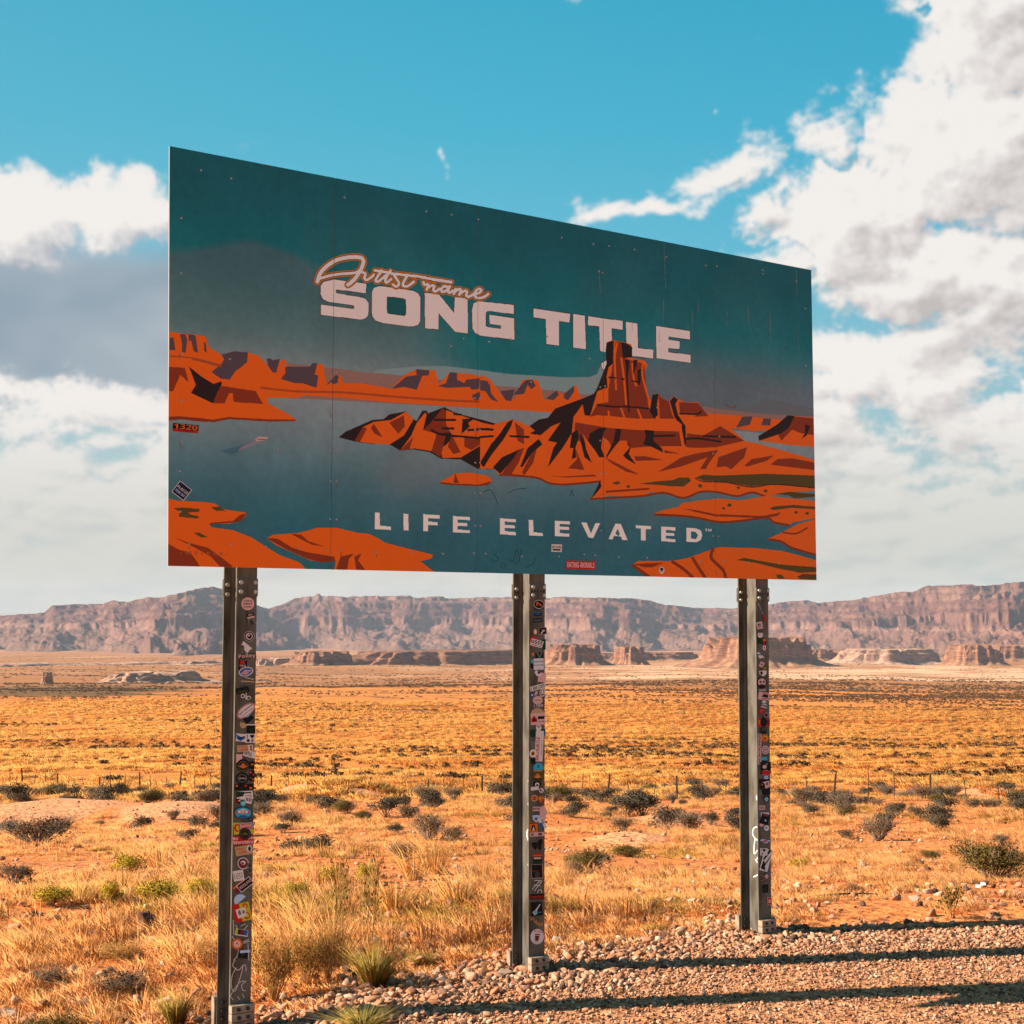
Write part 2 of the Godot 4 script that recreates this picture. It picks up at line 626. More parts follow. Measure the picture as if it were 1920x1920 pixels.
func strata(s: float) -> float:
	# terraced wall: talus, cliff, bench, cliff, slope, cap
	var k := [[0.0, 0.0], [0.20, 0.10], [0.34, 0.26], [0.46, 0.46], [0.475, 0.57], [0.58, 0.64], [0.588, 0.68], [0.70, 0.78], [0.71, 0.83], [0.83, 0.92], [0.84, 0.98], [1.0, 1.0]]
	for i in k.size() - 1:
		if s <= k[i + 1][0]:
			return lerpf(k[i][1], k[i + 1][1], (s - k[i][0]) / (k[i + 1][0] - k[i][0]))
	return 1.0


func make_mountains():
	var nx := 1600
	var ny := 220
	var lo := deg_to_rad(-34.0)
	var hi := deg_to_rad(34.0)
	# colours of the beds, by share of the height
	var col := func(p, n, _i, _j):
		var e: float = (p.y + 150.0) / 330.0
		var wob: float = e + N("big", p.x * 0.0007, p.z * 0.0007) * 0.03
		var bed := N("cell", wob * 30.0, 0.5) * 0.5 + N("cell", wob * 11.0, 7.5) * 0.6
		var c := Color(0.26, 0.135, 0.105).lerp(Color(0.50, 0.34, 0.255), clampf(0.4 + bed * 1.5, 0, 1))
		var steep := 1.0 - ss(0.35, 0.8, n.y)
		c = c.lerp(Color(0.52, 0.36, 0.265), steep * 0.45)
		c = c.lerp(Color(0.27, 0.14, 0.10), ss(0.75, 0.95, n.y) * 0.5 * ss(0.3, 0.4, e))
		c = c.lerp(Color(0.38, 0.28, 0.205), ss(0.30, 0.05, e) * 0.7)
		var sc := N("mid", p.x * 0.006, p.z * 0.006)
		return Color(c.r * 0.56, c.g * 0.475, c.b * 0.47) * (0.9 + 0.35 * sc + 0.35 * N("fine", p.x * 0.02, p.z * 0.02 + p.y * 0.03))
	var at := func(i, j):
		var az: float = lerpf(lo, hi, i / float(nx - 1))
		var t: float = j / float(ny - 1)
		# headlands stand forward of the bays
		var base_r := 5900.0 - 1500.0 * ss(0.1, 0.34, az) - 1500.0 * ss(0.085, 0.0, absf(az + 0.215)) - 500.0 * ss(0.05, 0.0, absf(az - 0.06)) + 900.0 * N("big", az * 5.0, 2.0)
		var r: float = base_r + t * 3000.0
		var u := az * 6000.0
		# spurs and gullies push the wall in and out
		var spur := N("big", u * 0.0009, r * 0.0004) * 0.55 + N("mid", u * 0.0026, r * 0.0007) * 0.17
		var gully := N("ridge", u * 0.006, r * 0.0010) * 0.045 + N("fine", u * 0.022, r * 0.003) * 0.03
		var s := clampf(t * 1.35 - 0.04 + spur * ss(0.0, 0.2, t) * ss(1.25, 0.6, t) + gully * ss(0.02, 0.2, t), 0.0, 1.0)
		var foot := height(sin(az) * r, -cos(az) * r) - 6.0
		var crest_h := EYE.y + crest(az) * (base_r + 2150.0) / cos(az)
		var y := lerpf(foot, crest_h, strata(s))
		y += (N("mid", u * 0.012, r * 0.009) * 12.0 + (N("ridge", u * 0.0024 + r * 0.0012, r * 0.0009) * 48.0 + N("ridge", u * 0.011, r * 0.003) * 11.0) * ss(0.5, 0.25, s)) * ss(0.0, 0.1, s) * ss(1.0, 0.9, s)
		if t > 0.93: y = lerpf(y, y - 60.0, (t - 0.93) / 0.07)
		return Vector3(sin(az) * r, y, -cos(az) * r)
	var o := part("mountain_range", grid_mesh(nx, ny, at, col), M.rock)
	tag(o, "long hazy mesa range of reddish and buff terraced cliffs along the horizon", "mountains", "", "structure")


func make_buttes():
	# middle and half width in the view, top, foot, distance, depth over width, label
	var list := [
		[1420, 96, 1191, 1253, 2500, 0.9, "tallest tawny butte with sheer walls behind the right post"],
		[1079, 50, 1207, 1251, 2500, 0.8, "isolated shadowed butte with a stepped top right of the middle post"],
		[1183, 28, 1210, 1241, 2800, 0.9, "small knobbly butte between the middle and right posts"],
		[1830, 46, 1203, 1236, 3000, 0.8, "dark flat butte near the right edge of the view"],
		[605, 55, 1220, 1256, 2450, 0.8, "pale-fronted butte with fluted walls right of the left post"],
		[810, 175, 1219, 1250, 2600, 0.45, "long low shadowed mesa wall between the left and middle posts"],
		[1660, 110, 1212, 1234, 3100, 0.5, "long low mesa with pale cliffs right of the right post"],
		[1215, 105, 1221, 1236, 3300, 0.4, "low distant mesa wall behind the small knobbly butte"],
		[520, 60, 1233, 1253, 2500, 0.5, "low pale mesa wall just right of the left post"],
		[88, 9, 1256, 1273, 1290, 0.8, "little pale butte near the left edge of the view"],
		[1910, 70, 1203, 1228, 3300, 0.6, "low mesa running out of the right edge of the view"],
		[940, 85, 1217, 1249, 2750, 0.5, "shadowed mesa wall directly left of the middle post"],
		[1545, 60, 1214, 1232, 3300, 0.5, "low mesa behind the tallest butte on its right"],
		[190, 150, 1241, 1253, 2400, 0.35, "low broken pale ridge below the range on the left"],
		[385, 80, 1237, 1252, 2500, 0.4, "low rocky rise just left of the left post's top"],
		[40, 110, 1240, 1256, 2350, 0.4, "low rubble ridge running out of the left edge"],
		[290, 95, 1256, 1268, 1400, 0.5, "low bank of pale ledges left of the left post"],
	]
	var seed_ := 0
	for b in list:
		seed_ += 13
		var c: Vector3 = EYE + ray(b[0], b[3]) * (b[4] / ray(b[0], b[3]).length())
		var rr := Vector2(c.x, c.z).length()
		var base := height(c.x, c.z)
		var top: float = EYE.y + (1153.5 - b[2]) / F * rr
		var hw: float = b[1] / F * rr * 0.9
		var dep: float = hw * b[5]
		var na := 128
		var np := 24
		var face := atan2(c.x, -c.z)
		var h: float = top - base
		var at := func(i, j):
			var a: float = -TAU * i / (na - 1)
			var q: float = j / float(np - 1)
			# outline: squarish, with bays and flutes
			var ca := cos(a)
			var sa := sin(a)
			var sup := pow(pow(absf(ca), 3.0) + pow(absf(sa), 3.0), -1.0 / 3.0)
			var out: float = nz.big.get_noise_3d(ca * 0.9, sa * 0.9, seed_) * 0.36 + nz.mid.get_noise_3d(ca * 3.0, sa * 3.0, seed_) * 0.2
			var fl: float = nz.fine.get_noise_3d(ca * 16.0, sa * 16.0, seed_ + q * 0.6)
			var k := 0.0
			var y := 0.0
			if q < 0.3:
				k = 2.1 - pow(q / 0.3, 0.7) * 1.06
				y = pow(q / 0.3, 1.7) * 0.36 - 0.10
			elif q < 0.62:
				var w: float = (q - 0.3) / 0.32
				k = 1.04 - 0.05 * w
				y = lerpf(0.26, 0.72, w)
			elif q < 0.68:
				var w: float = (q - 0.62) / 0.06
				k = 0.99 - 0.07 * w
				y = lerpf(0.72, 0.75, w)
			elif q < 0.88:
				var w: float = (q - 0.68) / 0.2
				k = 0.92 - 0.03 * w
				y = lerpf(0.75, 0.98, w)
			else:
				k = 0.89 * (1.0 - (q - 0.88) / 0.12)
				y = 0.98 + 0.02 * (q - 0.88) / 0.12
			k *= 1.0 + out + fl * 0.035
			var x := ca * sup * hw * k
			var z := sa * sup * dep * k
			var step_: float = nz.mid.get_noise_3d(x / hw * 1.6, z / hw * 1.6, seed_ + 5.0)
			if q > 0.3: y -= ss(-0.05, 0.3, step_) * 0.3 * ss(0.3, 0.62, q)
			y += N("fine", x * 0.06, z * 0.06) * 0.02
			return Vector3(x, y * h, z).rotated(Vector3.UP, 0.6 - face)
		var col := func(p, n, _i, _j):
			var e: float = p.y / h
			var bed := N("cell", e * 14.0, seed_)
			var pale: bool = b[0] < 300 or b[0] == 520 or b[0] == 1660 or b[0] == 385
			var cc := Color(0.36, 0.195, 0.12).lerp(Color(0.27, 0.13, 0.08), clampf(0.4 + bed * 0.9, 0, 1))
			if e < 0.25 and n.y > 0.5: cc = cc.lerp(Color(0.40, 0.22, 0.12), 0.7)
			if pale: cc = cc.lerp(Color(0.56, 0.38, 0.28), 0.7)
			return cc
		var o := part("butte", grid_mesh(na, np, at, col), M.rock)
		o.position = Vector3(c.x, base, c.z)
		tag(o, b[6], "butte", "", "structure")


# ---------------------------------------------------------------- flat prints

func fill(im: Image, pts: PackedVector2Array, c: Color):
	var n := pts.size()
	if n < 3: return
	var y0 := INF
	var y1 := -INF
	for p in pts:
		y0 = minf(y0, p.y)
		y1 = maxf(y1, p.y)
	var w := im.get_width()
	for y in range(maxi(0, int(ceil(y0 - 0.5))), mini(im.get_height() - 1, int(floor(y1 - 0.5))) + 1):
		var yc := y + 0.5
		var xs := []
		for i in n:
			var a := pts[i]
			var b := pts[(i + 1) % n]
			if (a.y <= yc) != (b.y <= yc):
				xs.append(a.x + (yc - a.y) / (b.y - a.y) * (b.x - a.x))
		xs.sort()
		for k in range(0, xs.size() - 1, 2):
			var xa := clampi(int(round(xs[k])), 0, w)
			var xb := clampi(int(round(xs[k + 1])), 0, w)
			if xb > xa:
				if c.a < 1.0:
					for x in range(xa, xb):
						im.set_pixel(x, y, im.get_pixel(x, y).lerp(Color(c.r, c.g, c.b), c.a))
				else:
					im.fill_rect(Rect2i(xa, y, xb - xa, 1), c)


func ellipse(c: Vector2, rx: float, ry: float, n := 20) -> PackedVector2Array:
	var p := PackedVector2Array()
	for k in n:
		p.append(c + Vector2(cos(TAU * k / n) * rx, sin(TAU * k / n) * ry))
	return p


var glyphs := {}

func letters(text: String, mono := false, bold := true) -> Array:
	# triangles of a line of text, one unit tall, with its width
	var key := text + str(mono) + str(bold)
	if not glyphs.has(key):
		var f := SystemFont.new()
		f.font_names = PackedStringArray(["Droid Sans Mono" if mono else "Droid Sans"])
		if bold: f.font_weight = 700
		var tm := TextMesh.new()
		tm.text = text
		tm.font = f
		tm.font_size = 64
		tm.pixel_size = 1.0
		tm.depth = 0.0
		tm.curve_step = 2.0
		var tris := []
		if tm.get_surface_count():
			var arr := tm.surface_get_arrays(0)
			var v: PackedVector3Array = arr[Mesh.ARRAY_VERTEX]
			var ix: PackedInt32Array = arr[Mesh.ARRAY_INDEX] if arr[Mesh.ARRAY_INDEX] != null else PackedInt32Array(range(v.size()))
			var lo := Vector2(INF, INF)
			var hi := -lo
			for p in v:
				lo = Vector2(minf(lo.x, p.x), minf(lo.y, p.y))
				hi = Vector2(maxf(hi.x, p.x), maxf(hi.y, p.y))
			var s := hi - lo
			for k in range(0, ix.size() - 2, 3):
				var t := PackedVector2Array()
				for m in 3:
					var p := v[ix[k + m]]
					t.append(Vector2((p.x - lo.x) / maxf(s.x, 0.01), (hi.y - p.y) / maxf(s.y, 0.01)))
				tris.append(t)
		glyphs[key] = tris
	return glyphs[key]


func write(im: Image, text: String, r: Rect2, c: Color, turn := 0.0, mono := false):
	# text filling that rectangle, turned about its middle
	var mid := r.get_center()
	for t in letters(text, mono):
		var q := PackedVector2Array()
		for p in t:
			q.append(mid + (r.position + Vector2(p.x * r.size.x, p.y * r.size.y) - mid).rotated(turn))
		fill(im, q, c)


# the poster: shapes measured on the reference, laid out on the sign in metres

const TW := 2048
const TH := 954

func at_view(view: String, x: float, y: float) -> Vector2:
	var o: Array = VIEWS[view]
	return Vector2(o[0] + x / o[2], o[1] + y / o[2])


func to_print(px: Vector2) -> Vector2:
	var q := on_panel(px.x, px.y)
	return Vector2(q.x / PW * TW, (PTOP - q.y) / (PTOP - PBOT) * TH)


func shape(im: Image, view: String, a: Array, c: Color):
	var p := PackedVector2Array()
	for k in range(0, a.size(), 2):
		p.append(to_print(at_view(view, a[k], a[k + 1])))
	fill(im, p, c)


func smooth_line(a: Array, steps := 5) -> Array:
	var pts := []
	var n := a.size() / 2
	for i in n - 1:
		var p := []
		for k in [i - 1, i, i + 1, i + 2]:
			var m := clampi(k, 0, n - 1)
			p.append(Vector2(a[m * 2], a[m * 2 + 1]))
		for s in steps:
			pts.append(p[1].cubic_interpolate(p[2], p[0], p[3], s / float(steps)))
	pts.append(Vector2(a[n * 2 - 2], a[n * 2 - 1]))
	return pts


func brush(im: Image, view: String, a: Array, w: float, c: Color, curved := true):
	# a stroke of that width (in the view's units)
	var pts := smooth_line(a) if curved else smooth_line(a, 1)
	for i in pts.size():
		var d := PackedVector2Array()
		for q in ellipse(pts[i], w / 2, w / 2, 12):
			d.append(to_print(at_view(view, q.x, q.y)))
		fill(im, d, c)
		if i + 1 < pts.size():
			var n: Vector2 = (pts[i + 1] - pts[i]).normalized().orthogonal() * w / 2
			var s := PackedVector2Array()
			for q in [pts[i] + n, pts[i + 1] + n, pts[i + 1] - n, pts[i] - n]:
				s.append(to_print(at_view(view, q.x, q.y)))
			fill(im, s, c)


func dots(im: Image, view: String, a: Array, c: Color):
	for k in range(0, a.size(), 3):
		var d := PackedVector2Array()
		for q in ellipse(Vector2(a[k], a[k + 1]), a[k + 2], a[k + 2] * 0.8, 10):
			d.append(to_print(at_view(view, q.x, q.y)))
		fill(im, d, c)


func make_print() -> Image:
	var OR := Color8(246, 104, 12)
	var MD := Color8(146, 54, 20)
	var DK := Color8(44, 25, 22)
	var PU := Color8(92, 74, 84)
	var FAR := Color8(160, 124, 114)
	var GN := Color8(92, 74, 30)
	var LG := Color8(140, 168, 172)
	# sky and water, blended at quarter size
	var bw := TW / 4
	var bh := TH / 4
	var im := Image.create(bw, bh, false, Image.FORMAT_RGB8)
	for j in bh:
		var v := j / float(bh)
		for i in bw:
			var u := i / float(bw)
			var n := N("mid", u * 7.0, v * 3.5)
			var n2 := N("warp", u * 3.0 + 5.0, v * 2.0)
			var c: Color
			if v < 0.543:
				c = Color8(16, 98, 112).lerp(Color8(14, 128, 138), ss(0.0, 0.4, v))
				var edge := 0.19 + 0.05 * absf(u - 0.1) / 0.1 + 0.03 * n2
				var blob := ss(edge, edge + 0.03, v) * ss(0.36, 0.2, u - v * 0.2)
				c = c.lerp(Color8(84, 110, 118).lerp(Color8(150, 158, 162), ss(0.25, 0.55, v)), blob * 0.75)
				var right := ss(0.66, 0.86, u + v * 0.35) * ss(0.22, 0.42, v)
				c = c.lerp(Color8(122, 124, 136), right * 0.85)
				var low := ss(0.40, 0.53, v) * (ss(0.45, 0.3, u) + ss(0.8, 0.95, u))
				c = c.lerp(Color8(150, 164, 168), clampf(low, 0, 1) * 0.7)
			else:
				c = Color8(150, 168, 176).lerp(Color8(42, 112, 130), ss(0.543, 0.92, v))
				c = c.lerp(Color8(138, 134, 140), ss(0.05, 0.5, n2) * 0.4 * ss(0.95, 0.7, v) * ss(0.62, 0.7, v))
			var wear := 1.0 + 0.07 * n + 0.05 * N("fine", u * 70.0, v * 34.0) + 0.05 * N("mid", u * 38.0, v * 2.2) * ss(0.0, 0.3, N("mid", u * 4.0, v * 2.0 + 9.0))
			c = c.lerp(Color8(118, 128, 130), 0.10 + 0.12 * ss(0.0, 0.5, N("mid", u * 3.0 + 20.0, v * 1.5)))
			im.set_pixel(i, j, c * wear)
	im.resize(TW, TH, Image.INTERPOLATE_CUBIC)
	# pale strip of sky under the teal on the far shore
	shape(im, "A", [1150, 290, 1190, 272, 1400, 252, 1560, 252, 1740, 272, 1920, 298, 1925, 400, 1150, 330], LG)
	shape(im, "B", [0, 225, 250, 242, 480, 255, 600, 252, 640, 235, 660, 185, 720, 185, 640, 390, 0, 370], LG)
	shape(im, "B", [905, 295, 1000, 345, 1130, 380, 1280, 402, 1460, 408, 1515, 395, 1540, 365, 1825, 425, 1825, 500, 1240, 480, 900, 420], Color8(112, 122, 130))
	# lettering, before the rock that stands in front of it
	song(im)
	# far shore
	shape(im, "A", [590, 205, 700, 235, 830, 250, 950, 262, 1100, 285, 1250, 295, 1330, 305, 1500, 320, 1700, 350, 1925, 370, 1925, 490, 590, 420], FAR)
	shape(im, "B", [0, 320, 90, 300, 300, 315, 600, 350, 640, 330, 640, 440, 0, 420], FAR)
	shape(im, "B", [1180, 410, 1330, 430, 1500, 450, 1822, 470, 1822, 545, 1240, 500], FAR)
	shape(im, "A", [44, 62, 130, 75, 245, 85, 265, 100, 278, 150, 345, 190, 400, 175, 490, 178, 545, 195, 580, 230, 600, 260, 640, 290, 660, 225, 690, 215, 700, 245, 690, 290, 740, 320, 830, 245, 890, 240, 905, 330, 930, 345, 960, 300, 985, 300, 1000, 345, 1100, 345, 1265, 375, 1330, 300, 1400, 268, 1500, 275, 1520, 350, 1580, 285, 1700, 295, 1790, 325, 1840, 370, 1870, 440, 1925, 390, 1925, 488, 1600, 470, 1200, 445, 1000, 425, 800, 410, 750, 425, 590, 425, 600, 460, 44, 470], OR)
	for a in [[65, 98, 85, 98, 95, 165, 62, 165], [120, 78, 150, 80, 160, 110, 150, 180, 130, 175, 132, 130], [165, 80, 205, 85, 218, 180, 195, 172, 180, 110, 170, 120], [250, 120, 262, 130, 265, 180, 252, 170],
			[345, 190, 415, 172, 490, 178, 485, 230, 450, 260, 420, 280, 390, 325, 340, 320, 290, 285, 345, 240, 360, 215], [590, 212, 610, 210, 620, 222, 660, 212, 640, 290, 620, 285, 600, 255],
			[690, 255, 820, 255, 835, 235, 860, 235, 845, 300, 865, 300, 855, 370, 780, 345, 740, 345, 665, 322, 690, 290], [905, 355, 960, 300, 975, 305, 965, 350, 930, 345],
			[1265, 375, 1340, 310, 1400, 300, 1395, 268, 1470, 275, 1465, 302, 1430, 305, 1400, 380, 1330, 365], [1515, 360, 1560, 345, 1580, 285, 1620, 288, 1620, 325, 1660, 345, 1670, 325, 1745, 318, 1740, 375, 1700, 380, 1690, 365, 1560, 370],
			[1700, 410, 1740, 392, 1760, 395, 1755, 430, 1715, 440], [1770, 330, 1795, 325, 1800, 400, 1845, 450, 1790, 435, 1780, 410]]:
		shape(im, "A", a, PU)
	brush(im, "A", [70, 200, 200, 215, 300, 240, 340, 250], 14, Color8(170, 84, 44))
	brush(im, "A", [560, 370, 760, 390, 1000, 395, 1300, 420, 1600, 440, 1900, 450], 12, Color8(186, 80, 34))
	shape(im, "B", [0, 245, 30, 250, 60, 270, 100, 330, 150, 385, 190, 375, 230, 270, 280, 265, 315, 270, 330, 310, 350, 375, 380, 380, 415, 325, 450, 345, 460, 375, 490, 350, 510, 300, 525, 300, 550, 365, 640, 375, 400, 448, 200, 432, 0, 427], OR)
	for a in [[0, 270, 40, 275, 55, 300, 60, 340, 100, 390, 60, 375, 30, 330, 0, 325], [110, 330, 190, 320, 170, 385, 140, 380], [185, 345, 230, 290, 250, 270, 285, 268, 305, 300, 280, 320, 260, 295, 240, 345, 190, 350], [360, 370, 420, 325, 430, 350, 400, 380], [460, 370, 460, 345, 510, 300, 515, 330, 480, 380]]:
		shape(im, "B", a, PU)
	shape(im, "B", [1240, 450, 1430, 465, 1640, 485, 1640, 535, 1500, 547, 1350, 530, 1240, 520], OR)
	shape(im, "B", [1395, 530, 1430, 468, 1485, 468, 1470, 512], PU)
	shape(im, "B", [1530, 515, 1545, 478, 1585, 480, 1580, 517], PU)
	# near headland on the left
	shape(im, "A", [44, 200, 180, 210, 300, 330, 345, 345, 520, 385, 570, 430, 605, 460, 700, 510, 750, 545, 740, 552, 600, 552, 450, 543, 380, 540, 300, 555, 220, 550, 120, 540, 44, 548], OR)
	shape(im, "A", [44, 255, 145, 262, 165, 340, 120, 300, 80, 390, 44, 388], MD)
	shape(im, "A", [345, 360, 530, 388, 570, 458, 410, 448, 405, 400, 385, 400, 360, 455, 300, 455, 320, 390], MD)
	shape(im, "A", [168, 255, 230, 305, 300, 350, 345, 335, 345, 355, 320, 395, 298, 455, 245, 430, 178, 398, 205, 355], DK)
	shape(im, "A", [44, 528, 120, 525, 220, 535, 300, 543, 380, 530, 600, 542, 745, 543, 740, 552, 600, 555, 450, 545, 380, 542, 300, 558, 220, 553, 120, 543, 44, 550], MD)
	# motor boat and its wake
	shape(im, "A", [330, 715, 430, 688, 525, 656, 490, 690, 400, 735], Color(0.16, 0.36, 0.48, 0.4))
	shape(im, "A", [430, 715, 450, 690, 520, 658, 580, 660, 500, 690], Color(0.62, 0.56, 0.62, 0.8))
	shape(im, "A", [525, 650, 545, 636, 600, 640, 580, 656, 530, 660], Color8(214, 178, 172))
	brush(im, "A", [535, 650, 585, 652], 4, MD)
	# middle islands
	shape(im, "A", [975, 640, 1010, 610, 1100, 570, 1160, 545, 1220, 540, 1250, 515, 1340, 498, 1380, 540, 1400, 550, 1430, 495, 1455, 495, 1460, 510, 1550, 475, 1620, 510, 1700, 530, 1760, 545, 1850, 570, 1925, 540, 1925, 850, 1850, 850, 1840, 815, 1730, 810, 1640, 760, 1530, 755, 1470, 720, 1380, 705, 1310, 712, 1255, 680, 1130, 672, 1060, 662], DK)
	shape(im, "A", [1060, 660, 1105, 585, 1165, 555, 1260, 545, 1340, 500, 1365, 520, 1382, 545, 1330, 630, 1250, 680, 1130, 670], OR)
	for a in [[1060, 660, 1105, 585, 1130, 590, 1090, 665], [1150, 590, 1165, 565, 1215, 640, 1170, 620], [1250, 560, 1330, 520, 1335, 580, 1300, 620]]:
		shape(im, "A", a, MD)
	shape(im, "A", [1310, 710, 1370, 630, 1400, 560, 1445, 505, 1455, 515, 1435, 600, 1510, 620, 1480, 715, 1390, 700], OR)
	shape(im, "A", [1435, 600, 1490, 545, 1540, 480, 1610, 540, 1650, 560, 1640, 615, 1560, 615, 1510, 620], MD)
	shape(im, "A", [1560, 490, 1640, 520, 1760, 560, 1850, 580, 1790, 640, 1740, 690, 1640, 750, 1540, 752, 1530, 700, 1560, 680, 1600, 640, 1560, 570], OR)
	for a in [[1480, 715, 1510, 625, 1560, 625, 1530, 750], [1590, 625, 1640, 720, 1600, 730, 1570, 690], [1660, 640, 1790, 645, 1700, 710, 1660, 690], [1310, 712, 1330, 690, 1380, 640, 1360, 705]]:
		shape(im, "A", a, MD)
	for a in [[1500, 545, 1610, 545], [1540, 590, 1600, 592], [1480, 600, 1540, 625, 1700, 640, 1790, 650], [1680, 600, 1830, 592], [1605, 512, 1640, 516]]:
		brush(im, "A", a, 12, DK)
	shape(im, "A", [1650, 540, 1720, 535, 1680, 560, 1690, 580, 1645, 620], DK)
	shape(im, "A", [1740, 810, 1800, 720, 1870, 660, 1925, 620, 1925, 760, 1880, 790, 1840, 812], OR)
	shape(im, "A", [1790, 800, 1830, 750, 1900, 745, 1860, 805], MD)
	shape(im, "A", [1523, 885, 1580, 855, 1610, 835, 1700, 832, 1740, 840, 1790, 850, 1812, 875, 1790, 895, 1740, 902, 1640, 898], OR)
	shape(im, "A", [1523, 885, 1640, 893, 1740, 897, 1812, 878, 1790, 900, 1740, 905, 1640, 903, 1530, 894], MD)
	shape(im, "A", [1610, 835, 1632, 890, 1600, 888], MD)
	# big butte
	shape(im, "B", [0, 750, 0, 560, 80, 510, 170, 485, 200, 490, 240, 510, 270, 520, 320, 485, 370, 475, 410, 425, 500, 390, 560, 370, 620, 345, 640, 310, 690, 180, 685, 110, 690, 65, 720, 52, 790, 65, 825, 75, 830, 150, 900, 165, 915, 190, 895, 230, 900, 290, 920, 370, 940, 385, 950, 350, 975, 345, 1000, 375, 1030, 385, 1050, 360, 1080, 370, 1110, 390, 1190, 390, 1240, 465, 1330, 500, 1400, 560, 1440, 600, 1530, 620, 1640, 650, 1825, 705, 1825, 870, 1700, 880, 1550, 905, 1480, 880, 1400, 905, 1290, 880, 1200, 880, 1110, 915, 1000, 885, 930, 880, 880, 905, 700, 900, 650, 915, 605, 920, 640, 850, 655, 820, 480, 840, 380, 835, 300, 800, 200, 790, 100, 785, 80, 755], OR)
	for a in [[740, 60, 725, 180, 700, 320, 700, 420, 920, 430, 905, 300, 895, 180, 830, 165, 790, 150, 790, 65], [640, 400, 700, 390, 930, 430, 960, 480, 860, 480, 760, 470, 640, 460, 600, 470], [975, 350, 1000, 375, 1030, 385, 1045, 450, 1060, 480, 980, 480], [1085, 390, 1190, 395, 1245, 465, 1170, 470, 1180, 455, 1090, 450]]:
		shape(im, "B", a, MD)
	for a in [[748, 70, 735, 150, 742, 320], [770, 150, 785, 260, 797, 400], [830, 180, 838, 260, 852, 300], [890, 175, 885, 240, 918, 370], [770, 425, 790, 480], [860, 430, 880, 480], [700, 440, 706, 480]]:
		brush(im, "B", a, 11, OR)
	for a in [[690, 65, 730, 55, 725, 180, 700, 200, 690, 250, 695, 310, 640, 330, 600, 465, 570, 460, 560, 400, 510, 470, 500, 560, 450, 640, 370, 745, 400, 640, 420, 610, 370, 600, 440, 500, 390, 520, 330, 570, 270, 560, 300, 545, 270, 520, 320, 485, 370, 475, 410, 425, 560, 370, 620, 345, 640, 310, 690, 180, 685, 110],
			[770, 65, 800, 70, 830, 90, 830, 145, 780, 150], [790, 160, 815, 160, 810, 230, 800, 250], [835, 160, 860, 160, 850, 200, 835, 240], [860, 215, 880, 210, 875, 280, 870, 300, 860, 280],
			[940, 350, 975, 345, 965, 400, 970, 460, 950, 480, 925, 440], [1035, 385, 1055, 360, 1080, 375, 1065, 400, 1080, 460, 1120, 520, 1125, 630, 1115, 620, 1100, 530, 1060, 470]]:
		shape(im, "B", a, DK)
	for a in [[705, 255, 740, 258], [770, 262, 785, 265], [830, 275, 865, 280], [800, 230, 805, 340, 812, 440], [640, 405, 730, 415, 800, 415, 920, 425], [1090, 452, 1180, 455, 1205, 440]]:
		brush(im, "B", a, 9, DK)
	for a in [[520, 500, 700, 530, 900, 545, 1090, 550, 1110, 630, 940, 630, 830, 640, 760, 600, 720, 640, 660, 690, 600, 650, 540, 600, 510, 600], [190, 500, 240, 540, 240, 620, 205, 600], [120, 780, 200, 650, 240, 640, 210, 720, 170, 785], [290, 620, 310, 640, 290, 720, 240, 790, 230, 770, 270, 690], [520, 640, 570, 760, 480, 750, 530, 700],
			[970, 770, 1100, 690, 1180, 670, 1300, 650, 1250, 720, 1230, 755, 1200, 755, 1240, 690, 1100, 740], [1300, 690, 1455, 635, 1440, 690, 1370, 755, 1340, 740, 1290, 745], [1440, 735, 1480, 700, 1600, 680, 1560, 710, 1460, 740], [1580, 730, 1620, 700, 1700, 695, 1825, 720, 1825, 760, 1700, 745],
			[1130, 560, 1220, 570, 1310, 520, 1440, 600, 1290, 635, 1200, 640, 1120, 635], [680, 690, 740, 720, 870, 785, 800, 770, 720, 725], [840, 685, 900, 685, 1000, 705, 850, 710], [1000, 650, 1090, 670, 1010, 668], [370, 790, 450, 795, 620, 785, 640, 795, 460, 800]]:
		shape(im, "B", a, MD)
	shape(im, "B", [510, 465, 560, 460, 640, 490, 760, 500, 920, 490, 1060, 480, 1100, 510, 1098, 545, 880, 540, 700, 525, 590, 510, 510, 490], OR)
	for a in [[640, 560, 700, 600, 720, 640, 690, 690, 650, 640], [760, 600, 800, 600, 805, 640, 780, 690, 760, 670], [1085, 550, 1100, 550, 1115, 630, 1100, 630], [560, 560, 600, 620, 655, 690, 620, 690, 580, 640]]:
		shape(im, "B", a, OR)
	for a in [[600, 560, 650, 530, 690, 530, 670, 570, 660, 640, 680, 690, 650, 690, 620, 640, 590, 600], [740, 535, 770, 535, 760, 600, 720, 650, 690, 695, 690, 680, 730, 600], [895, 540, 950, 545, 945, 600, 990, 640, 1000, 665, 940, 635, 890, 620, 905, 580], [810, 590, 822, 640, 810, 670, 850, 730, 800, 700, 780, 680, 815, 640], [545, 560, 570, 600, 580, 650, 610, 720, 570, 690, 550, 610], [500, 560, 530, 540, 540, 580, 520, 640, 525, 690, 500, 700, 510, 640, 490, 640],
			[0, 720, 60, 620, 110, 560, 150, 500, 180, 485, 170, 520, 130, 590, 60, 680, 20, 745], [70, 745, 120, 690, 210, 650, 180, 700, 110, 780], [220, 740, 260, 640, 320, 590, 340, 620, 280, 670, 230, 745]]:
		shape(im, "B", a, DK)
	for a in [[165, 575, 265, 580], [300, 562, 330, 555], [950, 575, 1060, 572], [1125, 590, 1190, 588, 1310, 605], [1220, 575, 1390, 580], [0, 535, 70, 540], [0, 580, 70, 575]]:
		brush(im, "B", a, 11, DK)
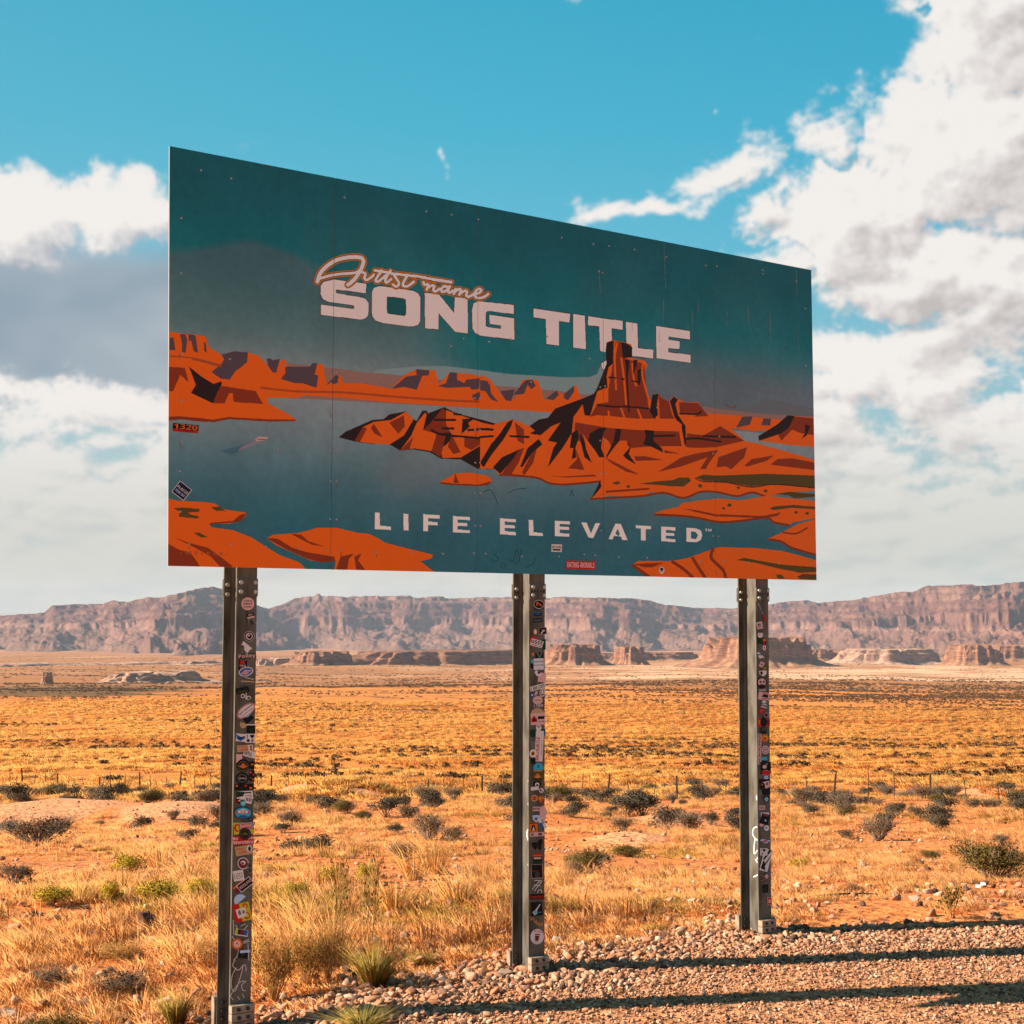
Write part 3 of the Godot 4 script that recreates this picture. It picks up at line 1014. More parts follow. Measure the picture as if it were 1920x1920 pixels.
	for a in [[110, 785, 300, 800, 380, 832, 480, 838, 655, 822], [605, 918, 880, 902, 1000, 884, 1110, 912, 1200, 880, 1290, 880, 1400, 902, 1480, 882, 1550, 902], [690, 878, 920, 862]]:
		brush(im, "B", a, 11, MD)
	shape(im, "B", [655, 815, 662, 850, 640, 880, 622, 900, 605, 918, 640, 850], DK)
	for a in [[1175, 800, 1220, 785, 1300, 790, 1560, 780, 1825, 790, 1825, 855, 1600, 835, 1480, 850, 1350, 825, 1220, 818], [865, 835, 960, 822, 1050, 815, 1090, 800, 1140, 802, 1150, 820, 1110, 850, 1040, 848, 960, 840], [720, 830, 750, 820, 768, 832, 740, 840], [1610, 890, 1680, 878, 1825, 890, 1825, 905, 1710, 915, 1680, 898]]:
		shape(im, "B", a, GN)
	brush(im, "B", [1175, 805, 1220, 822, 1350, 828, 1480, 853, 1600, 838, 1825, 857], 5, DK)
	dots(im, "B", [808, 850, 10, 1200, 846, 12, 1408, 855, 9, 1555, 874, 11], GN)
	shape(im, "B", [1515, 575, 1560, 550, 1620, 510, 1675, 462, 1710, 465, 1822, 475, 1825, 632, 1700, 625, 1520, 600], OR)
	shape(im, "B", [1675, 465, 1822, 478, 1825, 570, 1750, 560, 1700, 540, 1640, 600, 1620, 560], MD)
	shape(im, "B", [1515, 575, 1620, 510, 1675, 462, 1715, 465, 1680, 530, 1640, 560, 1520, 600], DK)
	shape(im, "B", [1770, 510, 1800, 520, 1780, 570, 1750, 590, 1770, 560], DK)
	# strips of shore on the right
	shape(im, "B", [948, 1000, 990, 980, 1080, 960, 1100, 940, 1200, 925, 1300, 915, 1420, 925, 1560, 900, 1835, 930, 1835, 1020, 1700, 1045, 1680, 1065, 1590, 1045, 1560, 1020, 1420, 1040, 1300, 1045, 1150, 1015], OR)
	brush(im, "B", [955, 1003, 1150, 1015, 1300, 1043, 1420, 1037, 1560, 1020, 1600, 1045, 1680, 1060], 12, MD)
	shape(im, "B", [1110, 970, 1190, 980, 1280, 1000, 1540, 1010, 1640, 990, 1620, 1010, 1540, 1022, 1280, 1012, 1180, 990], MD)
	shape(im, "B", [1575, 970, 1600, 958, 1700, 950, 1835, 960, 1835, 975, 1700, 965, 1600, 978], GN)
	dots(im, "B", [1328, 968, 8, 1360, 951, 12, 1720, 990, 10, 1780, 996, 10], GN)
	shape(im, "B", [1565, 1135, 1620, 1110, 1680, 1080, 1740, 1050, 1835, 1025, 1838, 1228, 1760, 1200, 1690, 1180, 1640, 1150], OR)
	brush(im, "B", [1570, 1138, 1640, 1150, 1700, 1185, 1838, 1226], 13, MD)
	brush(im, "B", [1650, 1100, 1720, 1105, 1780, 1075], 9, MD)
	shape(im, "B", [835, 1275, 860, 1255, 1050, 1255, 1130, 1240, 1200, 1215, 1300, 1180, 1500, 1185, 1640, 1200, 1740, 1225, 1840, 1255, 1840, 1370, 920, 1345, 860, 1300], OR)
	shape(im, "B", [835, 1275, 870, 1270, 1000, 1265, 940, 1290, 900, 1290], MD)
	for a in [[1050, 1260, 1110, 1300, 1160, 1345], [1160, 1240, 1190, 1290, 1230, 1350], [1270, 1190, 1262, 1240, 1325, 1305, 1340, 1350], [835, 1280, 870, 1305, 920, 1340]]:
		brush(im, "B", a, 17, MD)
	for a in [[1400, 1250, 1440, 1238, 1500, 1250, 1640, 1275, 1840, 1290, 1840, 1315, 1740, 1320, 1700, 1310, 1640, 1300, 1500, 1265], [1610, 1330, 1640, 1330, 1660, 1352, 1620, 1350], [1725, 1340, 1760, 1325, 1840, 1330, 1840, 1358, 1740, 1354]]:
		shape(im, "B", a, GN)
	# shore at the lower left
	shape(im, "A", [38, 970, 100, 985, 250, 992, 300, 1000, 350, 1030, 470, 1050, 478, 1062, 440, 1095, 380, 1110, 270, 1112, 285, 1130, 400, 1145, 500, 1185, 580, 1235, 650, 1280, 760, 1320, 800, 1360, 38, 1345], OR)
	for a in [[440, 1062, 478, 1055, 440, 1100, 270, 1115, 280, 1105, 400, 1095], [38, 1215, 100, 1250, 170, 1270, 220, 1345, 38, 1345], [80, 1185, 160, 1215, 260, 1240, 330, 1290, 400, 1345, 330, 1345, 280, 1290, 180, 1235]]:
		shape(im, "A", a, MD)
	for a in [[75, 1025, 130, 1022, 220, 1030, 215, 1045, 155, 1050, 170, 1060, 215, 1070, 210, 1082, 105, 1072, 110, 1045], [280, 1020, 330, 1018, 360, 1040, 310, 1040], [185, 1160, 215, 1158, 262, 1185, 225, 1185]]:
		shape(im, "A", a, GN)
	sign_text(im, "- M E I K L E -", "A", 110, 1257, 370, 1284, Color8(176, 92, 50))
	shape(im, "A", [582, 1190, 620, 1170, 760, 1160, 860, 1132, 960, 1132, 1080, 1160, 1140, 1165, 1190, 1190, 1230, 1215, 1330, 1240, 1460, 1272, 1490, 1280, 1480, 1300, 1420, 1315, 1440, 1330, 1500, 1375, 950, 1365, 960, 1310, 900, 1320, 820, 1310, 740, 1275, 640, 1230], OR)
	for a in [[582, 1190, 640, 1190, 720, 1240, 800, 1265, 950, 1290, 955, 1315, 880, 1322, 800, 1300, 700, 1255], [715, 1165, 770, 1170, 810, 1205, 900, 1235, 830, 1225, 780, 1200], [960, 1360, 985, 1290, 1060, 1272, 1030, 1300, 1020, 1360], [1060, 1290, 1100, 1270, 1080, 1310, 1120, 1362, 1070, 1360]]:
		shape(im, "A", a, MD)
	life(im)
	# wear: pale runs, scrawls, a patch of rust on the top edge
	var pale := Color8(120, 128, 124)
	for a in [[1004, 165, 1006, 260, 1013, 412], [650, 330, 657, 440], [1001, 470, 1002, 610], [1157, 535, 1158, 640], [1190, 470, 1191, 540], [1347, 535, 1346, 610], [1463, 515, 1464, 610], [1581, 540, 1584, 690], [1724, 310, 1727, 440], [1735, 600, 1738, 850], [807, 465, 808, 500], [560, 770, 561, 890], [829, 575, 830, 640], [487, 515, 488, 540], [977, 640, 978, 700]]:
		brush(im, "F", a, 2.2, pale)
	brush(im, "A", [1576, 90, 1578, 170, 1580, 250], 2.2, pale)
	for a in [[75, 1220, 100, 1240, 85, 1260, 60, 1245], [160, 1240, 180, 1260, 200, 1195, 215, 1250, 190, 1270], [215, 1190, 230, 1200, 220, 1220], [250, 1290, 290, 1270, 300, 1240], [20, 880, 60, 870, 100, 950], [150, 885, 200, 865, 250, 860], [110, 1270, 125, 1300], [125, 1262, 140, 1290], [490, 900, 500, 870, 508, 900]]:
		brush(im, "B", a, 3.0, Color8(12, 52, 60))
	# rust that has run down from some of the fixings
	for a in [[118, 190, 119, 214], [116, 665, 117, 700], [930, 504, 931, 530], [963, 883, 963, 915], [388, 0, 388, 1], [1720, 602, 1721, 640], [1745, 948, 1745, 980], [157, 1228, 157, 1250], [988, 1260, 988, 1290], [1180, 1271, 1181, 1295]]:
		brush(im, "A", a, 3.0, Color8(112, 74, 52))
	brush(im, "C", [580, 148, 595, 152, 612, 150], 7, Color8(96, 60, 44))
	brush(im, "F", [1340, 1048, 1385, 1060, 1392, 1048], 5, Color8(150, 60, 50))
	return im


func sign_text(im: Image, text: String, view: String, x0: float, y0: float, x1: float, y1: float, c: Color):
	var a := to_print(at_view(view, x0, y0))
	var b := to_print(at_view(view, x1, y1))
	write(im, text, Rect2(a.x, a.y, b.x - a.x, (b - a).y), c)


func outlined(im: Image, view: String, a: Array, face: Color, line: Color, w: float):
	var b := a.duplicate()
	b.append(a[0])
	b.append(a[1])
	brush(im, view, b, w, line, false)
	shape(im, view, a, face)


func song(im: Image):
	var face := Color8(246, 234, 232)
	var line := Color8(60, 36, 30)
	# keyhole outlines keep the counters of O open
	var all := [["D", [230, 325, 540, 365, 535, 455, 265, 420, 252, 425, 250, 445, 262, 455, 470, 490, 530, 505, 560, 545, 562, 610, 555, 670, 530, 695, 490, 705, 450, 700, 113, 660, 113, 563, 400, 603, 425, 600, 425, 578, 415, 570, 180, 535, 130, 510, 108, 460, 112, 380, 140, 345]],
		["D", [650, 390, 700, 388, 980, 430, 1030, 455, 1050, 490, 1050, 720, 1030, 755, 980, 770, 930, 768, 690, 735, 630, 715, 600, 680, 592, 640, 595, 440, 610, 405]],
		["D", [1092, 450, 1230, 468, 1370, 640, 1378, 490, 1500, 505, 1502, 835, 1380, 820, 1225, 645, 1222, 800, 1095, 785]],
		["P", [896.6, 564.9, 963.6, 571.9, 963.6, 589.1, 914.5, 583.1, 911.1, 586.7, 911.1, 611.4, 914.5, 613.4, 939.2, 616.9, 939.2, 610.4, 918, 607.4, 917.4, 590.2, 964.3, 596.6, 964.3, 637.2, 900.6, 629.2, 890.7, 624.3, 885.8, 616.3, 884.9, 582, 887.7, 568.8]],
		["F", [292, 518, 492, 548, 488, 596, 432, 588, 432, 722, 362, 714, 358, 578, 292, 568]], ["F", [508, 550, 572, 558, 578, 742, 508, 732]],
		["F", [590, 562, 778, 588, 778, 636, 718, 628, 720, 765, 655, 752, 650, 618, 588, 610]], ["F", [795, 592, 858, 602, 862, 735, 945, 745, 945, 792, 800, 775]],
		["F", [960, 615, 1145, 642, 1145, 690, 1028, 672, 1028, 690, 1088, 698, 1088, 742, 1028, 735, 1028, 758, 1148, 772, 1148, 815, 962, 790]], ["F", [660, 820, 690, 800, 690, 860, 668, 850]]]
	for l in all:
		outlined(im, l[0], l[1], face, line, 1.9 * VIEWS[l[0]][2])
	# counter of the O
	outlined(im, "D", [745, 490, 890, 508, 910, 520, 912, 650, 900, 665, 760, 648, 740, 635, 738, 500], Color8(30, 100, 104), line, 9.0)
	# brush script above
	var thick := [[80, 345, 105, 270, 160, 205, 250, 145, 350, 118, 440, 112, 495, 122, 512, 160, 490, 225, 445, 300, 400, 350, 365, 375]]
	var thin := [[105, 315, 200, 287, 300, 272, 430, 262, 475, 238], [480, 250, 530, 270, 522, 310, 540, 330, 575, 312, 610, 280], [620, 240, 670, 245], [685, 240, 645, 300, 628, 335, 650, 345, 690, 315, 725, 285], [740, 285, 718, 335, 735, 352, 775, 320], [800, 280, 830, 325, 850, 365, 825, 392, 792, 372], [930, 285, 898, 340, 885, 380, 920, 390, 955, 372, 990, 345],
		[690, 250, 800, 270, 930, 285, 1040, 298, 1200, 328, 1345, 350], [1082, 350, 1090, 375, 1125, 370, 1112, 420], [1120, 405, 1160, 382, 1183, 388, 1175, 425, 1195, 437, 1235, 412], [1312, 395, 1275, 390, 1250, 420, 1262, 443, 1300, 425, 1330, 392], [1330, 390, 1314, 435, 1330, 450, 1360, 430], [1385, 415, 1368, 462], [1372, 450, 1412, 418, 1434, 424, 1420, 470], [1428, 460, 1470, 432, 1494, 442, 1486, 475, 1510, 488, 1555, 462], [1560, 470, 1610, 450, 1630, 425, 1600, 415, 1565, 455, 1575, 492, 1620, 500, 1665, 484, 1695, 462]]
	for pass_ in [[32.0, Color8(206, 122, 14)], [9.0, Color8(44, 26, 20)], [0.0, Color8(238, 230, 230)]]:
		for a in thick: brush(im, "D", a, 38.0 + pass_[0], pass_[1])
		for a in thin: brush(im, "D", a, 27.0 + pass_[0], pass_[1])
		dots(im, "D", [768, 243, 15.0 + pass_[0] / 2.0], pass_[1])


func life(im: Image):
	var c := Color8(255, 244, 238)
	for a in [[1172, 1048, 1197, 1050, 1200, 1120, 1260, 1127, 1260, 1145, 1172, 1140], [1328, 1055, 1355, 1057, 1355, 1148, 1328, 1146], [1435, 1058, 1525, 1064, 1525, 1084, 1462, 1080, 1462, 1098, 1515, 1102, 1515, 1120, 1462, 1117, 1462, 1152, 1435, 1150], [1598, 1068, 1690, 1074, 1690, 1092, 1623, 1088, 1623, 1105, 1675, 1108, 1675, 1124, 1623, 1121, 1623, 1142, 1690, 1146, 1690, 1162, 1598, 1158]]:
		shape(im, "A", a, c)
	for a in [[108, 1022, 196, 1028, 196, 1045, 135, 1040, 135, 1058, 190, 1062, 190, 1078, 135, 1075, 135, 1092, 196, 1098, 196, 1115, 108, 1110], [265, 1030, 290, 1032, 292, 1098, 343, 1104, 343, 1120, 268, 1116], [408, 1036, 490, 1040, 490, 1056, 434, 1053, 434, 1068, 485, 1071, 485, 1087, 434, 1084, 434, 1103, 488, 1107, 488, 1124, 408, 1120],
			[552, 1045, 582, 1046, 605, 1105, 630, 1048, 655, 1050, 618, 1130, 592, 1128], [738, 1052, 768, 1054, 805, 1142, 775, 1140, 768, 1122, 755, 1121, 762, 1107, 751, 1080, 738, 1105, 755, 1121, 730, 1120, 722, 1138, 700, 1136], [850, 1060, 932, 1065, 932, 1083, 904, 1081, 904, 1145, 878, 1143, 878, 1079, 850, 1077], [988, 1068, 1065, 1072, 1065, 1090, 1014, 1087, 1014, 1102, 1060, 1105, 1060, 1120, 1014, 1117, 1014, 1133, 1065, 1137, 1065, 1152, 988, 1148],
			[1125, 1074, 1180, 1078, 1205, 1090, 1212, 1115, 1205, 1140, 1180, 1154, 1125, 1150, 1125, 1112, 1150, 1113, 1150, 1133, 1178, 1136, 1188, 1115, 1175, 1097, 1150, 1094, 1150, 1113, 1125, 1112]]:
		shape(im, "B", a, c)
	sign_text(im, "SM", "B", 1228, 1078, 1262, 1095, c)


# ---------------------------------------------------------------- the billboard

const SEAMS := [0.0, 1.095, 2.2, 3.29, 4.375, 5.452]
const POSTS := [0.552, 2.743, 4.912]
const INK := {"K": Color(0.04, 0.04, 0.045), "W": Color(0.86, 0.8, 0.79), "R": Color(0.75, 0.12, 0.08), "P": Color(0.85, 0.66, 0.64), "G": Color(0.42, 0.4, 0.39), "N": Color(0.08, 0.12, 0.22), "B": Color(0.12, 0.36, 0.62), "C": Color(0.2, 0.66, 0.78), "Y": Color(0.78, 0.7, 0.1), "O": Color(0.85, 0.4, 0.1), "T": Color(0.74, 0.58, 0.42), "D": Color(0.05, 0.2, 0.12), "L": Color(0.45, 0.13, 0.15), "S": Color(0.25, 0.22, 0.2), "E": Color(0.35, 0.28, 0.1), "V": Color(0.7, 0.78, 0.9)}
var atlas: Image
var tile := 0
var paper: StandardMaterial3D


func rivets_at() -> Array:
	var out := []
	var all := {"C": [224, 172, 388, 217, 116, 433, 114, 733, 1006, 320, 1452, 396, 1591, 415, 1736, 440],
		"F": [445, 132, 618, 168, 704, 178, 843, 198, 1016, 238, 648, 317, 668, 323, 1231, 284, 1291, 288, 1541, 310, 1543, 330, 1726, 370, 1773, 519, 1777, 830, 1788, 1077, 965, 1060, 598, 792, 50, 700, 365, 672, 165, 687],
		"A": [118, 186, 118, 440, 116, 661, 107, 824, 111, 1045, 157, 1223, 381, 1223, 576, 1236, 758, 1247, 908, 1256, 988, 1256, 1180, 1267, 1375, 1269, 1542, 1275, 1711, 1272, 1776, 1274, 928, 500, 963, 505, 930, 709, 965, 711, 930, 879, 965, 879, 928, 1086, 963, 1087, 960, 284, 931, 345, 962, 350, 679, 247, 381, 213, 1194, 310, 1477, 342, 1718, 426, 1743, 426, 1718, 598, 1744, 600, 1719, 778, 1745, 778, 1716, 944, 1747, 944, 1719, 1123, 1748, 1123, 643, 706, 1655, 100, 1795, 120, 1588, 142],
		"B": [277, 280, 655, 308, 682, 303, 655, 600, 683, 601, 657, 780, 684, 780, 660, 905, 688, 902, 1270, 670, 1299, 661, 1305, 577, 1272, 918, 1299, 916, 1270, 1120, 1299, 1122, 1797, 700, 1797, 919, 1797, 1119, 911, 1240, 1076, 1254, 1201, 1262, 1331, 1258, 1465, 1265, 1629, 1266, 1803, 1268, 30, 1216, 228, 1232, 430, 1232, 567, 1220, 628, 1225, 758, 1235, 660, 1091]}
	for v in all:
		for k in range(0, all[v].size(), 2):
			var p := at_view(v, all[v][k], all[v][k + 1])
			out.append(on_panel(p.x, p.y))
	return out


func make_billboard():
	var sign_ := thing("billboard", "roadside billboard with painted desert lake scene on three stickered steel posts", "billboard", PA, atan2(-PD.z, PD.x))
	var art := StandardMaterial3D.new()
	art.albedo_texture = ImageTexture.create_from_image(make_print())
	art.texture_repeat = false
	art.roughness = 0.5
	art.metallic_specular = 0.3
	atlas = Image.create(2048, 2048, false, Image.FORMAT_RGBA8)
	paper = StandardMaterial3D.new()
	paper.roughness = 0.6
	paper.metallic_specular = 0.3
	# five sheets of the panel
	var sheets := []
	for k in 5:
		var z := [0.0, 0.0006, 0.0002, 0.0008, 0.0003][k] as float
		var g := 0.0013
		var a: float = SEAMS[k] + (g if k > 0 else 0.0)
		var b: float = SEAMS[k + 1] - (g if k < 4 else 0.0)
		var at_: float = -0.0213 if k == 0 else a
		var ab: float = 0.0205 if k == 0 else a
		var bt: float = 5.4436 if k == 4 else b
		var bb: float = 5.4596 if k == 4 else b
		var c := [Vector3(at_, PTOP, z), Vector3(bt, PTOP, z), Vector3(bb, PBOT, z), Vector3(ab, PBOT, z)]
		var fr := start()
		for i in [0, 1, 2, 0, 2, 3]:
			fr.set_normal(Vector3(0, 0, 1))
			fr.set_uv(Vector2(clampf(c[i].x / PW, 0.0005, 0.9995), clampf((PTOP - c[i].y) / (PTOP - PBOT), 0.0005, 0.9995)))
			fr.add_vertex(c[i])
		var m := fr.commit()
		var bk := start()
		bk.set_smooth_group(-1)
		var d := []
		for p in c: d.append(p - Vector3(0, 0, 0.012))
		quad(bk, d[1], d[0], d[3], d[2])
		for i in 4:
			var j := (i + 1) % 4
			quad(bk, c[i], d[i], d[j], c[j])
		bk.generate_normals()
		bk.commit(m)
		m.surface_set_material(0, art)
		m.surface_set_material(1, M.alu)
		sheets.append(part("panel", m, null, sign_))
	var rv := SphereMesh.new()
	rv.radius = 0.008
	rv.height = 0.009
	rv.radial_segments = 8
	rv.rings = 4
	for q in rivets_at():
		var k := 0
		while k < 4 and q.x > SEAMS[k + 1]: k += 1
		part("rivet", rv, M.bolt, sheets[k], Transform3D(Basis(Vector3.RIGHT, Vector3.BACK, Vector3.DOWN), Vector3(q.x, q.y, 0.001)))
	# unseen strips added behind the joints to block sun through the gaps
	for k in [1, 2, 3, 4]:
		var st := start()
		box(st, Vector3(0.09, PTOP - PBOT - 0.02, 0.0025), Transform3D(Basis(), Vector3(SEAMS[k], (PTOP + PBOT) / 2, -0.0140)))
		part("sun_block_strip", st.commit(), M.darkbolt, sign_)
	# rails behind, which the posts carry
	for y in [2.95, 4.0, 5.08]:
		var st := start()
		box(st, Vector3(5.38, 0.06, 0.040), Transform3D(Basis(), Vector3(PW / 2, y, -0.0375)))
		part("rail", st.commit(), M.alu, sign_)
	# posts: wide-flange beams
	var fw := 0.0672
	var dp := 0.205
	var tf := 0.0095
	var tw := 0.0034
	var fl := 0.013
	var half := [Vector2(-fw, 0), Vector2(-fw, -tf), Vector2(-tw - fl, -tf), Vector2(-tw, -tf - fl), Vector2(-tw, -dp + tf + fl), Vector2(-tw - fl, -dp + tf), Vector2(-fw, -dp + tf), Vector2(-fw, -dp)]
	var sec := half.duplicate()
	for k in range(half.size() - 1, -1, -1): sec.append(Vector2(-half[k].x, half[k].y))
	var beam := start()
	beam.set_smooth_group(-1)
	for k in sec.size():
		var a: Vector2 = sec[k]
		var b: Vector2 = sec[(k + 1) % sec.size()]
		quad(beam, Vector3(a.x, -0.3, a.y), Vector3(b.x, -0.3, b.y), Vector3(b.x, 5.1, b.y), Vector3(a.x, 5.1, a.y))
	beam.generate_normals()
	var bm := beam.commit()
	var hex := CylinderMesh.new()
	hex.top_radius = 0.0135
	hex.bottom_radius = 0.0145
	hex.height = 0.014
	hex.radial_segments = 6
	hex.rings = 0
	var cap := CylinderMesh.new()
	cap.top_radius = 0.0125
	cap.bottom_radius = 0.0125
	cap.height = 0.008
	cap.radial_segments = 12
	cap.rings = 0
	var hole := CylinderMesh.new()
	hole.top_radius = 0.0085
	hole.bottom_radius = 0.0085
	hole.height = 0.002
	hole.radial_segments = 10
	hole.rings = 0
	var facing := Basis(Vector3.RIGHT, Vector3.BACK, Vector3.DOWN)
	var posts := []
	for k in 3:
		var p := part("post", bm, M.steel, sign_, Transform3D(Basis(), Vector3(POSTS[k], 0, -0.06)))
		posts.append(p)
		p.set_meta("label", ["left steel post, densest with stickers and scratched low down", "middle steel post with a sunlit web and a white graffiti scrawl", "right steel post with a broad sunlit web and white graffiti tag"][k])
		# break-away splice under the panel
		var st := start()
		box(st, Vector3(0.139, 0.108, 0.010), Transform3D(Basis(), Vector3(0, 2.626, 0.0052)))
		part("splice_plate", st.commit(), M.steel, p)
		st = start()
		box(st, Vector3(0.139, 0.108, 0.010), Transform3D(Basis(), Vector3(0, 2.626, -dp - 0.0052)))
		part("splice_plate", st.commit(), M.steel, p)
		st = start()
		box(st, Vector3(0.0605, 0.004, 0.0012), Transform3D(Basis(), Vector3(-0.037, 2.623, -dp + tf + 0.0004)))
		part("saw_cut", st.commit(), M.darkbolt, p)
		for x in [-0.046, 0.048]:
			for y in [2.6, 2.657]:
				part("bolt", hex, M.bolt, p, Transform3D(facing.rotated(Vector3.BACK, x * 9.0 + y), Vector3(x, y, 0.017)))
		for x in [-0.046]:
			for y in [2.585, 2.645]:
				part("bolt", hex, M.bolt, p, Transform3D(facing.rotated(Vector3.BACK, y), Vector3(x, y, -dp + tf + 0.007)))
		if k > 0:
			for i in 5:
				part("bolt_hole", hole, M.darkbolt, p, Transform3D(facing, Vector3(-0.05 + i * 0.025, 2.6275, 0.0105)))
		# foot clamps
		for i in 5:
			st = start()
			box(st, Vector3(0.149, 0.0445, 0.045), Transform3D(Basis(), Vector3(0, 0.095 - i * 0.049, 0.0235)))
			part("base_block", st.commit(), M.block, p)
			for x in [-0.03, 0.028]:
				part("bolt", cap, M.darkbolt, p, Transform3D(facing, Vector3(x + i * 0.003, 0.094 - i * 0.049, 0.048)))
			part("bolt", hex, M.darkbolt, p, Transform3D(facing, Vector3(-0.033, 0.088 - i * 0.052, -dp + tf + 0.007)))
		st = start()
		box(st, Vector3(0.158, 0.3, 0.042), Transform3D(Basis(), Vector3(-0.002, -0.03, -dp - 0.0225)))
		part("base_block", st.commit(), M.block, p)
	stickers(posts, sheets)
	graffiti(posts)
	paper.albedo_texture = ImageTexture.create_from_image(atlas)


func paint_tile(bg: String, ops: Array) -> Vector2i:
	var o := Vector2i((tile % 16) * 128, (tile / 16) * 128)
	tile += 1
	var im := Image.create(128, 128, false, Image.FORMAT_RGBA8)
	im.fill(INK[bg])
	for op in ops:
		var c: Color = INK[op[-1]]
		match op[0]:
			"t": write(im, op[1], Rect2(op[2] * 128, op[3] * 128, op[4] * 128, op[5] * 128), c)
			"v": write(im, op[1], Rect2((op[2] + op[4] / 2 - op[5] / 2) * 128, (op[3] + op[5] / 2 - op[4] / 2) * 128, op[5] * 128, op[4] * 128), c, -PI / 2)
			"r": im.fill_rect(Rect2i(int(op[1] * 128), int(op[2] * 128), int(op[3] * 128), int(op[4] * 128)), c)
			"e": fill(im, ellipse(Vector2(op[1], op[2]) * 128, op[3] * 128, op[4] * 128), c)
			"p":
				var q := PackedVector2Array()
				for k in range(1, op.size() - 2, 2): q.append(Vector2(op[k], op[k + 1]) * 128)
				fill(im, q, c)
	atlas.blit_rect(im, Rect2i(0, 0, 128, 128), o)
	return o


func sticker(owner_: Node3D, view: String, cx: float, cy: float, w: float, h: float, deg: float, form: String, bg: String, ops: Array, off: float, z: float, label := ""):
	var o := paint_tile(bg, ops)
	var unit := []
	match form:
		"e":
			for k in 18: unit.append(Vector2(0.5 + cos(TAU * k / 18) * 0.5, 0.5 + sin(TAU * k / 18) * 0.5))
		"h":
			for k in 11: unit.append(Vector2(0.5 + cos(PI + PI * k / 10) * 0.5, 1.0 + sin(PI + PI * k / 10)))
		"s":
			unit = [Vector2(0.0, 0.05), Vector2(0.5, 0.0), Vector2(1.0, 0.05), Vector2(0.95, 0.6), Vector2(0.5, 1.0), Vector2(0.05, 0.6)]
		"w":
			unit = [Vector2(0.0, 0.35), Vector2(0.2, 0.05), Vector2(0.4, 0.2), Vector2(1.0, 0.62), Vector2(0.75, 0.75), Vector2(0.55, 1.0), Vector2(0.3, 0.75), Vector2(0.25, 0.4)]
		_:
			unit = [Vector2(0.02, 0), Vector2(0.98, 0), Vector2(1, 0.03), Vector2(1, 0.97), Vector2(0.98, 1), Vector2(0.02, 1), Vector2(0, 0.97), Vector2(0, 0.03)]
	var st := start()
	var pts := []
	var uvs := []
	for q in unit:
		var r: Vector2 = ((q - Vector2(0.5, 0.5)) * Vector2(w, h)).rotated(deg_to_rad(deg)) + Vector2(cx, cy)
		var px := at_view(view, r.x, r.y)
		var s := on_panel(px.x, px.y, off)
		pts.append(Vector3(s.x, s.y, off + z))
		uvs.append(Vector2((o.x + 1 + q.x * 126) / 2048.0, (o.y + 1 + q.y * 126) / 2048.0))
	# a sheet 0.4 mm thick
	for k in range(1, pts.size() - 1):
		for i in [0, k, k + 1]:
			st.set_normal(Vector3(0, 0, 1))
			st.set_uv(uvs[i])
			st.add_vertex(pts[i] - owner_.position)
	for k in pts.size():
		var j := (k + 1) % pts.size()
		var e := Vector3(0, 0, -0.0004)
		var v := [pts[k], pts[k] + e, pts[j] + e, pts[j]]
		var n: Vector3 = (pts[j] - pts[k]).normalized().cross(Vector3(0, 0, 1))
		for i in [0, 1, 2, 0, 2, 3]:
			st.set_normal(n)
			st.set_uv(uvs[k])
			st.add_vertex(v[i] - owner_.position)
	var s_ := part("sticker", st.commit(), paper, owner_)
	if label: s_.set_meta("label", label)


